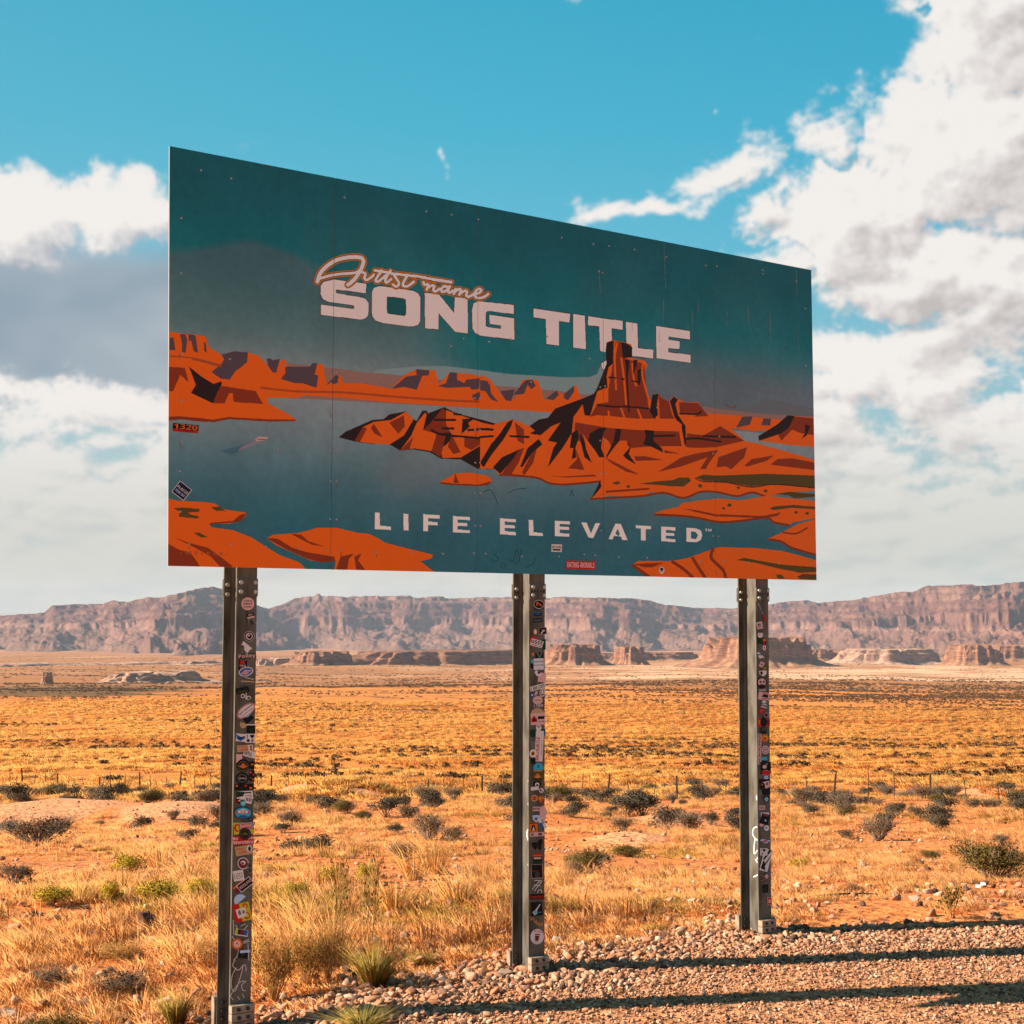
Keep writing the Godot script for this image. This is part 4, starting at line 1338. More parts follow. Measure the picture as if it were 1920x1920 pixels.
func stickers(posts: Array, sheets: Array):
	var list := [
		# left post, from the top
		["L1", 360, 350, 104, 104, 0, "e", "P", [["t", "LIVE A", 0.2, 0.2, 0.6, 0.15, "K"], ["t", "GREAT", 0.14, 0.42, 0.72, 0.16, "K"], ["t", "STORY", 0.2, 0.66, 0.6, 0.15, "K"]], "round pink-white sticker with three lines of black text"],
		["L1", 388, 470, 58, 92, -12, "r", "G", [["r", 0, 0, 1, 0.3, "K"], ["t", "USA", 0.2, 0.06, 0.6, 0.16, "P"], ["r", 0, 0.3, 1, 0.14, "P"], ["p", 0.2, 0.6, 0.6, 0.5, 0.8, 1.0, 0.1, 1.0, "S"]]],
		["L1", 372, 610, 82, 82, 0, "e", "W", [["e", 0.5, 0.5, 0.46, 0.46, "N"], ["e", 0.5, 0.5, 0.34, 0.34, "P"], ["e", 0.52, 0.5, 0.22, 0.24, "N"], ["e", 0.45, 0.42, 0.1, 0.08, "W"]]],
		["L1", 352, 695, 88, 105, 0, "w", "W", []],
		["L1", 355, 770, 145, 44, -4, "r", "S", [["t", "Polley", 0.03, 0.05, 0.92, 0.9, "P"]]],
		["L1", 320, 842, 66, 78, 4, "r", "K", [["r", 0.15, 0.05, 0.6, 0.35, "R"], ["t", "XIX", 0.1, 0.45, 0.8, 0.16, "W"], ["r", 0.2, 0.7, 0.6, 0.2, "L"]]],
		["L1", 345, 892, 118, 74, -14, "e", "W", [["e", 0.5, 0.5, 0.43, 0.4, "B"], ["p", 0.1, 0.6, 0.5, 0.3, 0.9, 0.5, 0.5, 0.8, "P"], ["t", "Suds", 0.25, 0.4, 0.5, 0.25, "R"]]],
		["L1", 372, 944, 84, 18, 14, "r", "S", [["t", "Slowroad", 0.05, 0.1, 0.9, 0.8, "W"]]],
		["L1", 358, 980, 106, 28, 3, "r", "T", [["r", 0.0, 0.35, 1.0, 0.65, "G"], ["t", "ADVENTURE", 0.05, 0.45, 0.9, 0.45, "N"]]],
		["L1", 318, 1042, 104, 50, -12, "r", "K", [["p", 0.1, 0.2, 0.5, 0.5, 0.9, 0.1, 0.7, 0.7, 0.3, 0.8, "D"], ["t", "KURRBA", 0.1, 0.6, 0.8, 0.3, "E"]]],
		["L1", 346, 1090, 86, 58, 6, "e", "S", [["e", 0.2, 0.5, 0.2, 0.3, "W"], ["e", 0.2, 0.5, 0.12, 0.18, "S"], ["e", 0.75, 0.68, 0.22, 0.3, "W"], ["e", 0.75, 0.68, 0.13, 0.18, "S"], ["r", 0.46, 0.05, 0.08, 0.9, "W"]]],
		["L1", 362, 1266, 74, 58, -40, "r", "K", [["r", 0.45, 0.05, 0.5, 0.3, "C"]]],
		["L1", 345, 1205, 172, 86, -38, "e", "W", [["e", 0.5, 0.5, 0.48, 0.46, "R"], ["e", 0.5, 0.5, 0.44, 0.4, "W"], ["t", "Split Second", 0.1, 0.28, 0.8, 0.24, "K"], ["t", "CUSTOM CYCLES", 0.2, 0.62, 0.6, 0.1, "K"]], "white oval sticker with a red rim and slanting black script"],
		["L1", 320, 1325, 58, 46, 18, "s", "T", []],
		["L1", 385, 1350, 70, 76, 0, "r", "K", [["r", 0, 0, 1, 0.14, "W"], ["p", 0.3, 0.35, 0.5, 0.5, 0.75, 0.35, 0.62, 0.6, 0.8, 0.85, 0.5, 0.72, 0.25, 0.9, 0.4, 0.62, "D"]]],
		["L1", 303, 1420, 78, 62, 6, "r", "W", [["p", 0.0, 0.1, 0.5, 0.4, 1.0, 0.2, 0.9, 0.6, 0.5, 0.95, 0.1, 0.7, "B"], ["p", 0.2, 0.5, 0.9, 0.35, 0.5, 0.7, "N"]]],
		["L1", 378, 1425, 78, 72, 0, "r", "W", [["t", "!", 0.15, 0.12, 0.12, 0.4, "K"], ["e", 0.6, 0.22, 0.12, 0.12, "K"], ["e", 0.8, 0.22, 0.12, 0.12, "K"], ["p", 0.48, 0.26, 0.92, 0.26, 0.7, 0.55, "K"], ["e", 0.3, 0.75, 0.16, 0.16, "K"], ["t", "#", 0.6, 0.58, 0.24, 0.36, "K"]]],
		["L1", 372, 1550, 96, 52, 14, "r", "W", [["t", "W5L", 0.05, 0.2, 0.7, 0.6, "K"]]],
		["L1", 338, 1505, 132, 54, -4, "r", "T", [["t", "LITTLE", 0.08, 0.12, 0.5, 0.26, "R"], ["t", "LION", 0.25, 0.55, 0.4, 0.28, "R"], ["r", 0.7, 0.1, 0.26, 0.8, "W"], ["p", 0.76, 0.3, 0.86, 0.15, 0.92, 0.35, 0.86, 0.5, 0.92, 0.85, 0.78, 0.85, 0.82, 0.5, "K"]]],
		["L1", 290, 1585, 50, 66, 0, "r", "P", []],
		["L1", 322, 1642, 104, 104, 0, "e", "K", [["e", 0.5, 0.55, 0.4, 0.4, "E"], ["e", 0.5, 0.55, 0.32, 0.3, "K"], ["p", 0.2, 0.6, 0.5, 0.3, 0.8, 0.6, 0.5, 0.75, "O"], ["r", 0.05, 0.5, 0.9, 0.04, "G"]]],
		["L1", 392, 1640, 44, 60, 4, "r", "K", [["r", 0.3, 0.3, 0.5, 0.2, "O"]]],
		["L1", 315, 1745, 104, 96, 0, "e", "K", [["e", 0.5, 0.5, 0.36, 0.34, "G"], ["e", 0.5, 0.5, 0.3, 0.28, "K"], ["t", "BREWING", 0.25, 0.44, 0.5, 0.12, "W"]]],
		["L1", 392, 1725, 44, 84, 0, "r", "K", [["r", 0.1, 0.1, 0.3, 0.2, "O"], ["r", 0.6, 0.3, 0.3, 0.2, "R"], ["r", 0.15, 0.6, 0.3, 0.2, "E"], ["r", 0.55, 0.75, 0.3, 0.15, "O"]]],
		["L1", 332, 1815, 154, 50, -1, "r", "K", [["r", 0.05, 0.15, 0.12, 0.3, "O"], ["r", 0.3, 0.5, 0.12, 0.35, "D"], ["r", 0.5, 0.15, 0.14, 0.3, "R"], ["r", 0.75, 0.5, 0.14, 0.35, "O"]]],
		["L1", 335, 1880, 130, 66, -4, "r", "W", [["p", 0.0, 0.0, 0.5, 0.1, 0.4, 0.6, 0.0, 0.7, "D"], ["r", 0.4, 0.15, 0.5, 0.16, "K"], ["t", "HUG", 0.5, 0.5, 0.4, 0.3, "K"]]],
		["L2", 372, 86, 60, 56, 10, "r", "W", [["t", "xo", 0.1, 0.2, 0.8, 0.5, "K"]]],
		["L2", 292, 95, 42, 42, 0, "e", "K", [["e", 0.35, 0.5, 0.22, 0.22, "R"], ["e", 0.7, 0.4, 0.16, 0.2, "W"]]],
		["L2", 328, 116, 46, 46, 0, "e", "C", [["e", 0.5, 0.5, 0.25, 0.25, "W"], ["e", 0.5, 0.55, 0.14, 0.14, "C"]]],
		["L2", 328, 192, 146, 98, 0, "e", "N", [["e", 0.5, 0.5, 0.45, 0.44, "C"], ["p", 0.1, 0.45, 0.5, 0.15, 0.9, 0.45, 0.5, 0.55, "W"], ["t", "OZ", 0.36, 0.3, 0.28, 0.3, "R"], ["r", 0.12, 0.36, 0.1, 0.24, "R"], ["r", 0.78, 0.36, 0.1, 0.2, "R"], ["e", 0.5, 0.8, 0.25, 0.12, "B"]]],
		["L2", 392, 242, 46, 24, -10, "r", "K", [["t", "AH", 0.1, 0.1, 0.8, 0.8, "G"]]],
		["L2", 332, 318, 170, 96, -2, "r", "Y", [["e", 0.2, 0.45, 0.15, 0.34, "R"], ["e", 0.22, 0.45, 0.08, 0.22, "Y"], ["r", 0.0, 0.2, 0.04, 0.8, "R"], ["r", 0.94, 0.2, 0.06, 0.5, "R"]]],
		["L2", 355, 298, 112, 56, -6, "r", "B", [["r", 0.06, 0.1, 0.88, 0.8, "W"], ["r", 0.1, 0.16, 0.8, 0.68, "R"], ["t", "NATUR", 0.14, 0.3, 0.7, 0.4, "W"]]],
		["L2", 328, 416, 174, 72, -3, "r", "R", [["t", "Be        de", 0.03, 0.08, 0.94, 0.34, "W"], ["t", "Wereldre", 0.03, 0.5, 0.94, 0.4, "W"]], "red sticker with two lines of white text"],
		["L2", 344, 364, 100, 100, 0, "e", "K", [["e", 0.5, 0.5, 0.42, 0.42, "S"], ["e", 0.5, 0.5, 0.32, 0.32, "K"], ["p", 0.25, 0.62, 0.5, 0.25, 0.75, 0.62, "E"], ["r", 0.05, 0.48, 0.9, 0.04, "G"]]],
		["L2", 334, 498, 142, 78, -9, "r", "T", [["t", "LITTLE", 0.06, 0.22, 0.44, 0.2, "R"], ["t", "LION", 0.22, 0.55, 0.4, 0.22, "R"], ["e", 0.82, 0.42, 0.15, 0.34, "W"], ["p", 0.76, 0.3, 0.86, 0.15, 0.92, 0.35, 0.86, 0.7, 0.76, 0.65, "K"]]],
		["L2", 328, 605, 92, 98, 0, "e", "W", [["e", 0.5, 0.5, 0.42, 0.42, "L"], ["e", 0.5, 0.45, 0.22, 0.18, "W"], ["e", 0.45, 0.5, 0.12, 0.1, "L"]]],
		["L2", 384, 640, 46, 100, 0, "e", "G", [["e", 0.5, 0.3, 0.3, 0.18, "S"], ["e", 0.5, 0.7, 0.3, 0.18, "S"]]],
		["L2", 290, 705, 86, 86, -9, "r", "W", [["t", "LUCI", 0.08, 0.25, 0.8, 0.4, "G"], ["r", 0.1, 0.74, 0.75, 0.05, "G"]]],
		["L2", 308, 796, 110, 62, -38, "r", "L", [["r", 0.0, 0.0, 1.0, 0.3, "O"]]],
		["L2", 347, 778, 132, 70, -38, "r", "W", [["r", 0.05, 0.08, 0.9, 0.84, "K"], ["t", "KEELAN", 0.12, 0.3, 0.76, 0.36, "P"]], "black slanting sticker with a white rim and white letters"],
		["L2", 292, 892, 108, 58, -42, "h", "V", []],
		["L2", 322, 1005, 140, 150, -12, "r", "Y", [["r", 0, 0, 0.42, 1, "R"], ["e", 0.75, 0.2, 0.14, 0.14, "R"], ["e", 0.76, 0.2, 0.07, 0.07, "Y"], ["e", 0.72, 0.72, 0.18, 0.2, "R"], ["e", 0.75, 0.72, 0.1, 0.12, "Y"], ["p", 0.15, 0.3, 0.75, 0.25, 0.7, 0.75, 0.2, 0.8, "W"], ["e", 0.35, 0.5, 0.08, 0.14, "G"], ["e", 0.58, 0.5, 0.07, 0.1, "G"]]],
		["L2", 318, 1172, 104, 54, 9, "r", "W", [["r", 0.03, 0.05, 0.3, 0.8, "Y"], ["r", 0.2, 0.05, 0.3, 0.8, "D"], ["r", 0.42, 0.05, 0.3, 0.8, "L"], ["r", 0.68, 0.05, 0.28, 0.8, "B"]]],
		["L2", 281, 1265, 88, 88, 0, "e", "O", [["e", 0.5, 0.5, 0.3, 0.3, "W"], ["e", 0.5, 0.52, 0.16, 0.2, "O"], ["e", 0.5, 0.58, 0.07, 0.1, "W"]], "round orange sticker with a white ring in the middle"],
		["L2", 328, 1350, 78, 62, 8, "r", "K", [["p", 0.3, 0.3, 0.5, 0.45, 0.75, 0.3, 0.62, 0.6, 0.5, 0.85, 0.35, 0.6, "D"]]],
		["L2", 346, 1326, 84, 22, -5, "r", "V", []],
		# middle post
		["M1", 403, 402, 92, 34, -6, "r", "K", [["t", "COAST", 0.1, 0.3, 0.8, 0.5, "G"]]],
		["M1", 405, 370, 98, 84, 8, "e", "W", [["e", 0.5, 0.5, 0.46, 0.44, "K"], ["p", 0.25, 0.2, 0.9, 0.6, 0.75, 0.65, 0.35, 0.4, 0.35, 0.75, 0.25, 0.7, "O"], ["t", "TRAILS", 0.3, 0.62, 0.5, 0.12, "E"]], "black oval sticker with an orange angle mark"],
		["M1", 395, 460, 76, 42, 1, "r", "N", [["r", 0.1, 0.2, 0.8, 0.1, "C"], ["r", 0.2, 0.5, 0.6, 0.2, "B"]]],
		["M1", 396, 520, 88, 40, -5, "r", "N", [["t", "VENDO", 0.1, 0.3, 0.8, 0.45, "G"]]],
		["M1", 371, 630, 36, 56, 0, "e", "T", [["e", 0.5, 0.5, 0.28, 0.34, "W"]]],
		["M1", 441, 622, 76, 68, -4, "r", "T", [["r", 0.06, 0.06, 0.88, 0.88, "K"], ["p", 0.2, 0.8, 0.65, 0.3, 0.75, 0.4, 0.35, 0.85, "W"], ["p", 0.25, 0.25, 0.7, 0.55, 0.85, 0.55, 0.4, 0.3, "W"]]],
		["M1", 450, 750, 38, 98, 0, "r", "D", [["e", 0.4, 0.3, 0.15, 0.08, "Y"]]],
		["M1", 357, 722, 74, 112, 0, "e", "R", []],
		["M1", 384, 738, 116, 66, 15, "r", "W", [["t", "usst", 0.04, 0.04, 0.9, 0.6, "K"], ["t", "LIVE MUSIC FUND", 0.1, 0.75, 0.8, 0.15, "K"]]],
		["M1", 348, 843, 24, 30, 0, "r", "O", [["r", 0.4, 0.3, 0.4, 0.4, "C"]]],
		["M1", 408, 858, 74, 66, 0, "r", "K", [["p", 0.1, 0.0, 0.35, 0.0, 0.5, 0.6, 0.7, 0.0, 0.9, 0.0, 0.55, 0.9, 0.45, 0.9, "G"]]],
		["M1", 342, 935, 30, 80, 0, "r", "C", [["r", 0, 0.4, 1, 0.6, "K"]]],
		["M1", 402, 937, 104, 118, -2, "r", "B", [["r", 0.05, 0.05, 0.9, 0.9, "W"], ["t", "KEEPERS", 0.1, 0.22, 0.8, 0.14, "B"], ["t", "ROUTE 89", 0.1, 0.5, 0.8, 0.13, "B"], ["e", 0.5, 0.82, 0.2, 0.08, "V"]], "white square sticker with a blue wavy edge"],
		["M1", 432, 1062, 74, 90, 4, "r", "P", []],
		["M1", 392, 1028, 70, 44, 34, "s", "W", [["r", 0.4, 0, 0.3, 0.4, "K"]]],
		["M1", 392, 1155, 150, 46, -16, "r", "W", [["t", "I AM LOST", 0.05, 0.15, 0.9, 0.7, "K"]], "white strip sticker that reads I AM LOST"],
		["M1", 340, 1230, 40, 44, 0, "e", "B", [["e", 0.5, 0.5, 0.2, 0.2, "W"]]],
		["M1", 377, 1212, 24, 48, 25, "e", "P", []],
		["M1", 436, 1206, 52, 80, 8, "e", "W", [["e", 0.5, 0.5, 0.36, 0.38, "G"], ["e", 0.5, 0.45, 0.2, 0.22, "W"]]],
		["M1", 392, 1278, 96, 80, 0, "e", "P", [["t", "SUMMER", 0.12, 0.42, 0.76, 0.16, "G"]]],
		["M1", 400, 1331, 88, 34, 0, "r", "S", [["t", "LTIFP", 0.02, 0.1, 0.96, 0.8, "W"]]],
		["M1", 395, 1380, 132, 54, 6, "h", "T", []],
		["M1", 393, 1456, 138, 112, -2, "r", "P", [["p", 0.05, 0.5, 0.25, 0.2, 0.45, 0.5, 0.45, 0.75, 0.05, 0.75, "R"], ["p", 0.15, 0.55, 0.25, 0.4, 0.35, 0.55, 0.35, 0.66, 0.15, 0.66, "K"], ["r", 0.5, 0.28, 0.46, 0.24, "K"], ["r", 0.56, 0.66, 0.16, 0.12, "C"], ["r", 0.78, 0.66, 0.16, 0.1, "R"]]],
		["M1", 345, 1592, 44, 70, -8, "r", "D", []], ["M1", 446, 1585, 36, 64, 0, "r", "D", []],
		["M1", 400, 1540, 54, 60, 0, "e", "W", [["e", 0.5, 0.3, 0.2, 0.16, "G"]]],
		["M1", 345, 1700, 46, 70, 0, "r", "G", []],
		["M1", 406, 1712, 76, 290, 3, "r", "W", [["v", "MONROE", 0.1, 0.2, 0.44, 0.76, "R"], ["v", "hello there", 0.72, 0.3, 0.12, 0.5, "G"]], "tall white sticker with red letters running upwards"],
		["M1", 346, 1782, 66, 80, 10, "e", "W", [["e", 0.5, 0.5, 0.26, 0.26, "O"], ["e", 0.5, 0.5, 0.14, 0.14, "K"]]],
		["M1", 350, 1850, 40, 60, 0, "r", "K", []],
		["M2", 378, 46, 92, 88, 0, "e", "C", [["t", "R", 0.4, 0.22, 0.2, 0.3, "N"]]],
		["M2", 371, 112, 92, 100, 1, "r", "E", [["r", 0.08, 0.06, 0.84, 0.1, "T"], ["p", 0.1, 0.7, 0.5, 0.3, 0.9, 0.7, "O"], ["e", 0.5, 0.65, 0.14, 0.12, "T"], ["r", 0.08, 0.85, 0.84, 0.08, "K"]]],
		["M2", 370, 190, 78, 58, 0, "e", "K", [["e", 0.5, 0.6, 0.25, 0.3, "W"], ["e", 0.5, 0.7, 0.12, 0.2, "K"]]],
		["M2", 348, 232, 72, 32, -8, "r", "W", []],
		["M2", 408, 250, 42, 42, 0, "e", "W", [["p", 0.1, 0.2, 0.6, 0.3, 0.3, 0.8, "K"], ["p", 0.4, 0.6, 0.9, 0.5, 0.6, 0.9, "R"]]],
		["M2", 345, 320, 62, 60, 0, "e", "T", [["e", 0.5, 0.5, 0.32, 0.32, "R"], ["r", 0.3, 0.45, 0.4, 0.12, "O"]]],
		["M2", 404, 330, 50, 58, 8, "s", "O", [["e", 0.35, 0.4, 0.15, 0.15, "Y"], ["e", 0.7, 0.55, 0.15, 0.15, "R"]]],
		["M2", 366, 416, 72, 40, 0, "r", "P", [["t", "600", 0.05, 0.2, 0.85, 0.5, "K"]]],
		["M2", 422, 455, 60, 136, 3, "e", "P", []],
		["M2", 360, 505, 66, 70, 0, "s", "V", [["e", 0.5, 0.5, 0.25, 0.2, "G"]]],
		["M2", 414, 545, 50, 106, -24, "r", "W", [["r", 0, 0.4, 0.5, 0.6, "B"], ["v", "Ver", 0.5, 0.1, 0.4, 0.5, "K"]]],
		["M2", 336, 582, 76, 92, -2, "r", "O", [["p", 0.2, 0.8, 0.35, 0.3, 0.6, 0.25, 0.8, 0.8, "K"], ["p", 0.35, 0.8, 0.5, 0.4, 0.65, 0.8, "W"], ["r", 0.05, 0.04, 0.9, 0.1, "K"]]],
		["M2", 366, 645, 130, 36, -4, "r", "P", [["r", 0.1, 0.2, 0.2, 0.6, "G"], ["r", 0.6, 0.2, 0.25, 0.6, "S"]]],
		["M2", 348, 752, 46, 74, -14, "s", "K", []], ["M2", 393, 722, 42, 74, 26, "e", "K", []], ["M2", 392, 768, 34, 40, 0, "s", "K", []],
		["M2", 371, 866, 82, 100, -2, "r", "K", [["r", 0, 0, 1, 0.16, "R"], ["r", 0, 0.16, 1, 0.12, "O"], ["r", 0.1, 0.36, 0.8, 0.16, "P"], ["r", 0, 0.7, 1, 0.3, "D"]]],
		["M2", 368, 978, 106, 126, -3, "r", "P", [["r", 0.04, 0.03, 0.92, 0.94, "K"], ["r", 0.3, 0.55, 0.4, 0.4, "S"], ["t", "Autumn", 0.1, 0.42, 0.5, 0.1, "R"]]],
		["M2", 365, 1205, 134, 46, -2, "r", "K", [["t", "freedom", 0.03, 0.14, 0.94, 0.7, "R"]]],
		["M2", 365, 1315, 98, 122, -4, "r", "K", [["p", 0.1, 0.72, 0.4, 0.55, 0.8, 0.15, 0.86, 0.2, 0.5, 0.62, 0.5, 0.85, 0.25, 0.95, "W"], ["e", 0.34, 0.74, 0.12, 0.12, "C"], ["t", "max", 0.62, 0.72, 0.25, 0.1, "C"]]],
		["M2", 368, 1565, 122, 140, 8, "e", "W", [["t", "RED ROAD", 0.22, 0.1, 0.56, 0.14, "R"], ["p", 0.32, 0.32, 0.68, 0.32, 0.62, 0.78, 0.38, 0.78, "L"], ["r", 0.34, 0.4, 0.32, 0.04, "W"], ["t", "BREWING CO.", 0.25, 0.84, 0.5, 0.07, "R"]], "big round white sticker with a red cup"],
		# right post
		["R1", 375, 370, 222, 15, 64, "r", "K", [["t", "FREESTYLE ONLY", 0.02, 0.1, 0.62, 0.8, "W"], ["r", 0.66, 0, 0.34, 1, "R"]]],
		["R1", 350, 508, 62, 74, -12, "r", "P", [["r", 0.2, 0.25, 0.5, 0.35, "G"], ["r", 0.2, 0.7, 0.7, 0.08, "S"]]],
		["R1", 356, 615, 54, 62, 4, "s", "W", [["e", 0.4, 0.3, 0.12, 0.1, "R"]]],
		["R1", 355, 665, 54, 62, 0, "r", "D", []],
		["R1", 398, 672, 38, 66, 2, "r", "K", [["r", 0.1, 0.1, 0.8, 0.4, "O"], ["r", 0.2, 0.6, 0.5, 0.3, "R"]]],
		["R1", 398, 738, 36, 54, 0, "e", "W", [["e", 0.5, 0.5, 0.2, 0.25, "R"]]],
		["R1", 358, 818, 92, 66, 18, "w", "W", [["r", 0.3, 0.3, 0.3, 0.2, "B"]]],
		["R1", 370, 910, 44, 54, 28, "r", "P", [["r", 0.3, 0.3, 0.4, 0.4, "G"]]],
		["R1", 401, 948, 46, 36, 0, "r", "E", [["t", "AZ", 0.2, 0.2, 0.6, 0.6, "Y"]]],
		["R1", 384, 1003, 80, 62, -4, "s", "W", [["e", 0.3, 0.4, 0.16, 0.3, "K"]]],
		["R1", 372, 1100, 100, 116, 0, "e", "K", [["e", 0.5, 0.45, 0.4, 0.36, "P"], ["e", 0.35, 0.4, 0.1, 0.1, "K"], ["e", 0.68, 0.4, 0.12, 0.08, "K"], ["r", 0.3, 0.6, 0.4, 0.06, "K"], ["e", 0.5, 0.74, 0.3, 0.08, "K"]]],
		["R1", 378, 1172, 80, 26, -3, "r", "S", [["t", "NOMAD", 0.05, 0.1, 0.9, 0.8, "W"]]],
		["R1", 390, 1236, 112, 80, 9, "r", "P", [["p", 0.3, 0.6, 0.5, 0.2, 0.9, 0.25, 0.9, 0.65, "K"], ["r", 0.35, 0.72, 0.6, 0.1, "R"], ["r", 0.3, 0.1, 0.6, 0.06, "R"]]],
		["R1", 400, 1318, 78, 92, 14, "r", "G", [["e", 0.35, 0.25, 0.25, 0.16, "W"], ["r", 0.2, 0.5, 0.6, 0.1, "W"], ["r", 0.1, 0.8, 0.8, 0.08, "W"]]],
		["R1", 364, 1396, 48, 66, 0, "s", "R", [["r", 0.2, 0.3, 0.6, 0.12, "O"]]],
		["R1", 418, 1430, 40, 48, 0, "e", "P", [["e", 0.5, 0.5, 0.4, 0.4, "K"]]],
		["R1", 392, 1506, 124, 84, 1, "r", "R", [["r", 0.04, 0.2, 0.3, 0.5, "O"], ["r", 0.66, 0.2, 0.3, 0.5, "L"]]],
		["R1", 390, 1503, 72, 96, 0, "e", "K", []],
		["R1", 390, 1590, 60, 60, 0, "r", "K", [["t", "FT", 0.2, 0.1, 0.7, 0.5, "G"]]],
		["R1", 348, 1652, 36, 62, 0, "r", "P", [["t", "S", 0.2, 0.1, 0.6, 0.8, "K"]]], ["R1", 348, 1715, 36, 62, 0, "r", "P", [["t", "E", 0.2, 0.1, 0.6, 0.8, "K"]]], ["R1", 349, 1779, 36, 62, 0, "r", "P", [["t", "V", 0.2, 0.1, 0.6, 0.8, "K"]]],
		["R1", 350, 1843, 36, 62, 0, "r", "P", [["t", "A", 0.2, 0.1, 0.6, 0.8, "K"]]], ["R1", 350, 1907, 36, 62, 0, "r", "P", [["t", "S", 0.2, 0.1, 0.6, 0.8, "K"]]],
		["R1", 406, 1666, 76, 80, 0, "e", "O", [["e", 0.55, 0.5, 0.3, 0.28, "Y"], ["e", 0.5, 0.55, 0.2, 0.2, "R"]]],
		["R1", 410, 1788, 78, 90, 0, "e", "P", [["e", 0.5, 0.5, 0.36, 0.34, "G"], ["e", 0.5, 0.5, 0.28, 0.26, "P"], ["r", 0.3, 0.45, 0.4, 0.1, "S"]]],
		["R1", 400, 1890, 58, 56, 0, "r", "C", [["r", 0, 0.6, 1, 0.4, "N"]]],
		["R2", 402, 160, 104, 120, 0, "r", "K", [["e", 0.4, 0.4, 0.2, 0.16, "P"], ["r", 0.5, 0.1, 0.2, 0.2, "G"]]],
		["R2", 407, 238, 84, 112, 0, "s", "W", [["r", 0, 0.04, 1, 0.4, "R"], ["r", 0, 0.46, 1, 0.5, "B"], ["e", 0.5, 0.66, 0.24, 0.16, "W"], ["t", "89", 0.38, 0.58, 0.24, 0.16, "B"]], "shield sticker in red, white and blue"],
		["R2", 392, 350, 112, 160, 0, "r", "K", [["p", 0.3, 0.2, 0.9, 0.1, 0.95, 0.5, 0.6, 0.6, 0.4, 0.4, "P"], ["e", 0.7, 0.3, 0.08, 0.08, "K"], ["p", 0.0, 0.6, 0.2, 0.7, 0.3, 1.0, 0.0, 1.0, "G"]]],
		["R2", 366, 340, 62, 72, 0, "e", "S", [["e", 0.5, 0.5, 0.4, 0.42, "K"], ["p", 0.3, 0.4, 0.5, 0.2, 0.7, 0.4, "O"]]],
		["R2", 410, 473, 60, 72, 0, "s", "K", [["p", 0.5, 0.15, 0.85, 0.45, 0.5, 0.85, 0.15, 0.45, "W"], ["p", 0.5, 0.25, 0.75, 0.45, 0.5, 0.75, 0.25, 0.45, "C"]]],
		["R2", 365, 557, 64, 44, -2, "r", "P", [["t", "SWEL", 0.08, 0.2, 0.84, 0.6, "K"]]],
		["R2", 394, 625, 84, 44, -4, "r", "V", [["r", 0.06, 0.1, 0.88, 0.8, "P"]]],
		["R2", 360, 726, 46, 40, 0, "e", "P", []],
		["R2", 394, 672, 84, 104, 14, "r", "K", [["e", 0.5, 0.5, 0.2, 0.14, "N"], ["r", 0.2, 0.1, 0.6, 0.1, "R"], ["e", 0.6, 0.6, 0.1, 0.1, "V"]]],
		["R2", 410, 760, 52, 58, 0, "e", "W", [["r", 0.3, 0.3, 0.3, 0.3, "B"]]],
		["R2", 398, 888, 112, 56, -10, "w", "V", [["r", 0.3, 0.4, 0.4, 0.3, "R"]]],
		["R2", 404, 1082, 82, 222, 14, "r", "W", [["p", 0.6, 0.0, 0.9, 0.0, 0.3, 0.5, 0.1, 0.5, "K"], ["p", 0.9, 0.25, 0.95, 0.3, 0.5, 0.8, 0.3, 0.8, "K"], ["p", 0.2, 0.55, 0.35, 0.55, 0.7, 0.95, 0.1, 0.9, "K"]], "torn black and white striped sticker"],
		["R2", 382, 998, 74, 72, 0, "r", "W", [["t", "J", 0.1, 0.1, 0.15, 0.3, "K"], ["e", 0.45, 0.22, 0.12, 0.12, "K"], ["e", 0.63, 0.22, 0.12, 0.12, "K"], ["p", 0.34, 0.26, 0.75, 0.26, 0.54, 0.55, "K"], ["r", 0.2, 0.65, 0.2, 0.2, "K"]]],
		["R2", 410, 1243, 36, 40, 0, "e", "P", [["e", 0.5, 0.45, 0.15, 0.15, "G"]]],
		["R2", 400, 1360, 56, 92, 0, "r", "K", [["r", 0.05, 0, 0.9, 0.1, "G"], ["p", 0.3, 0.35, 0.5, 0.5, 0.8, 0.3, 0.6, 0.6, 0.8, 0.85, 0.4, 0.75, 0.25, 0.9, "D"]]],
		["R2", 440, 1492, 46, 78, -2, "r", "P", [["r", 0.08, 0.06, 0.84, 0.88, "R"], ["e", 0.5, 0.5, 0.25, 0.25, "P"]]],
	]
	var rank := 0
	for s in list:
		var k: int = {"L": 0, "M": 1, "R": 2}[s[0][0]]
		rank += 1
		sticker(posts[k], s[0], s[1], s[2], s[3], s[4], s[5], s[6], s[7], s[8], -0.06, 0.0012 + rank % 40 * 0.00012, s[9] if s.size() > 9 else "")
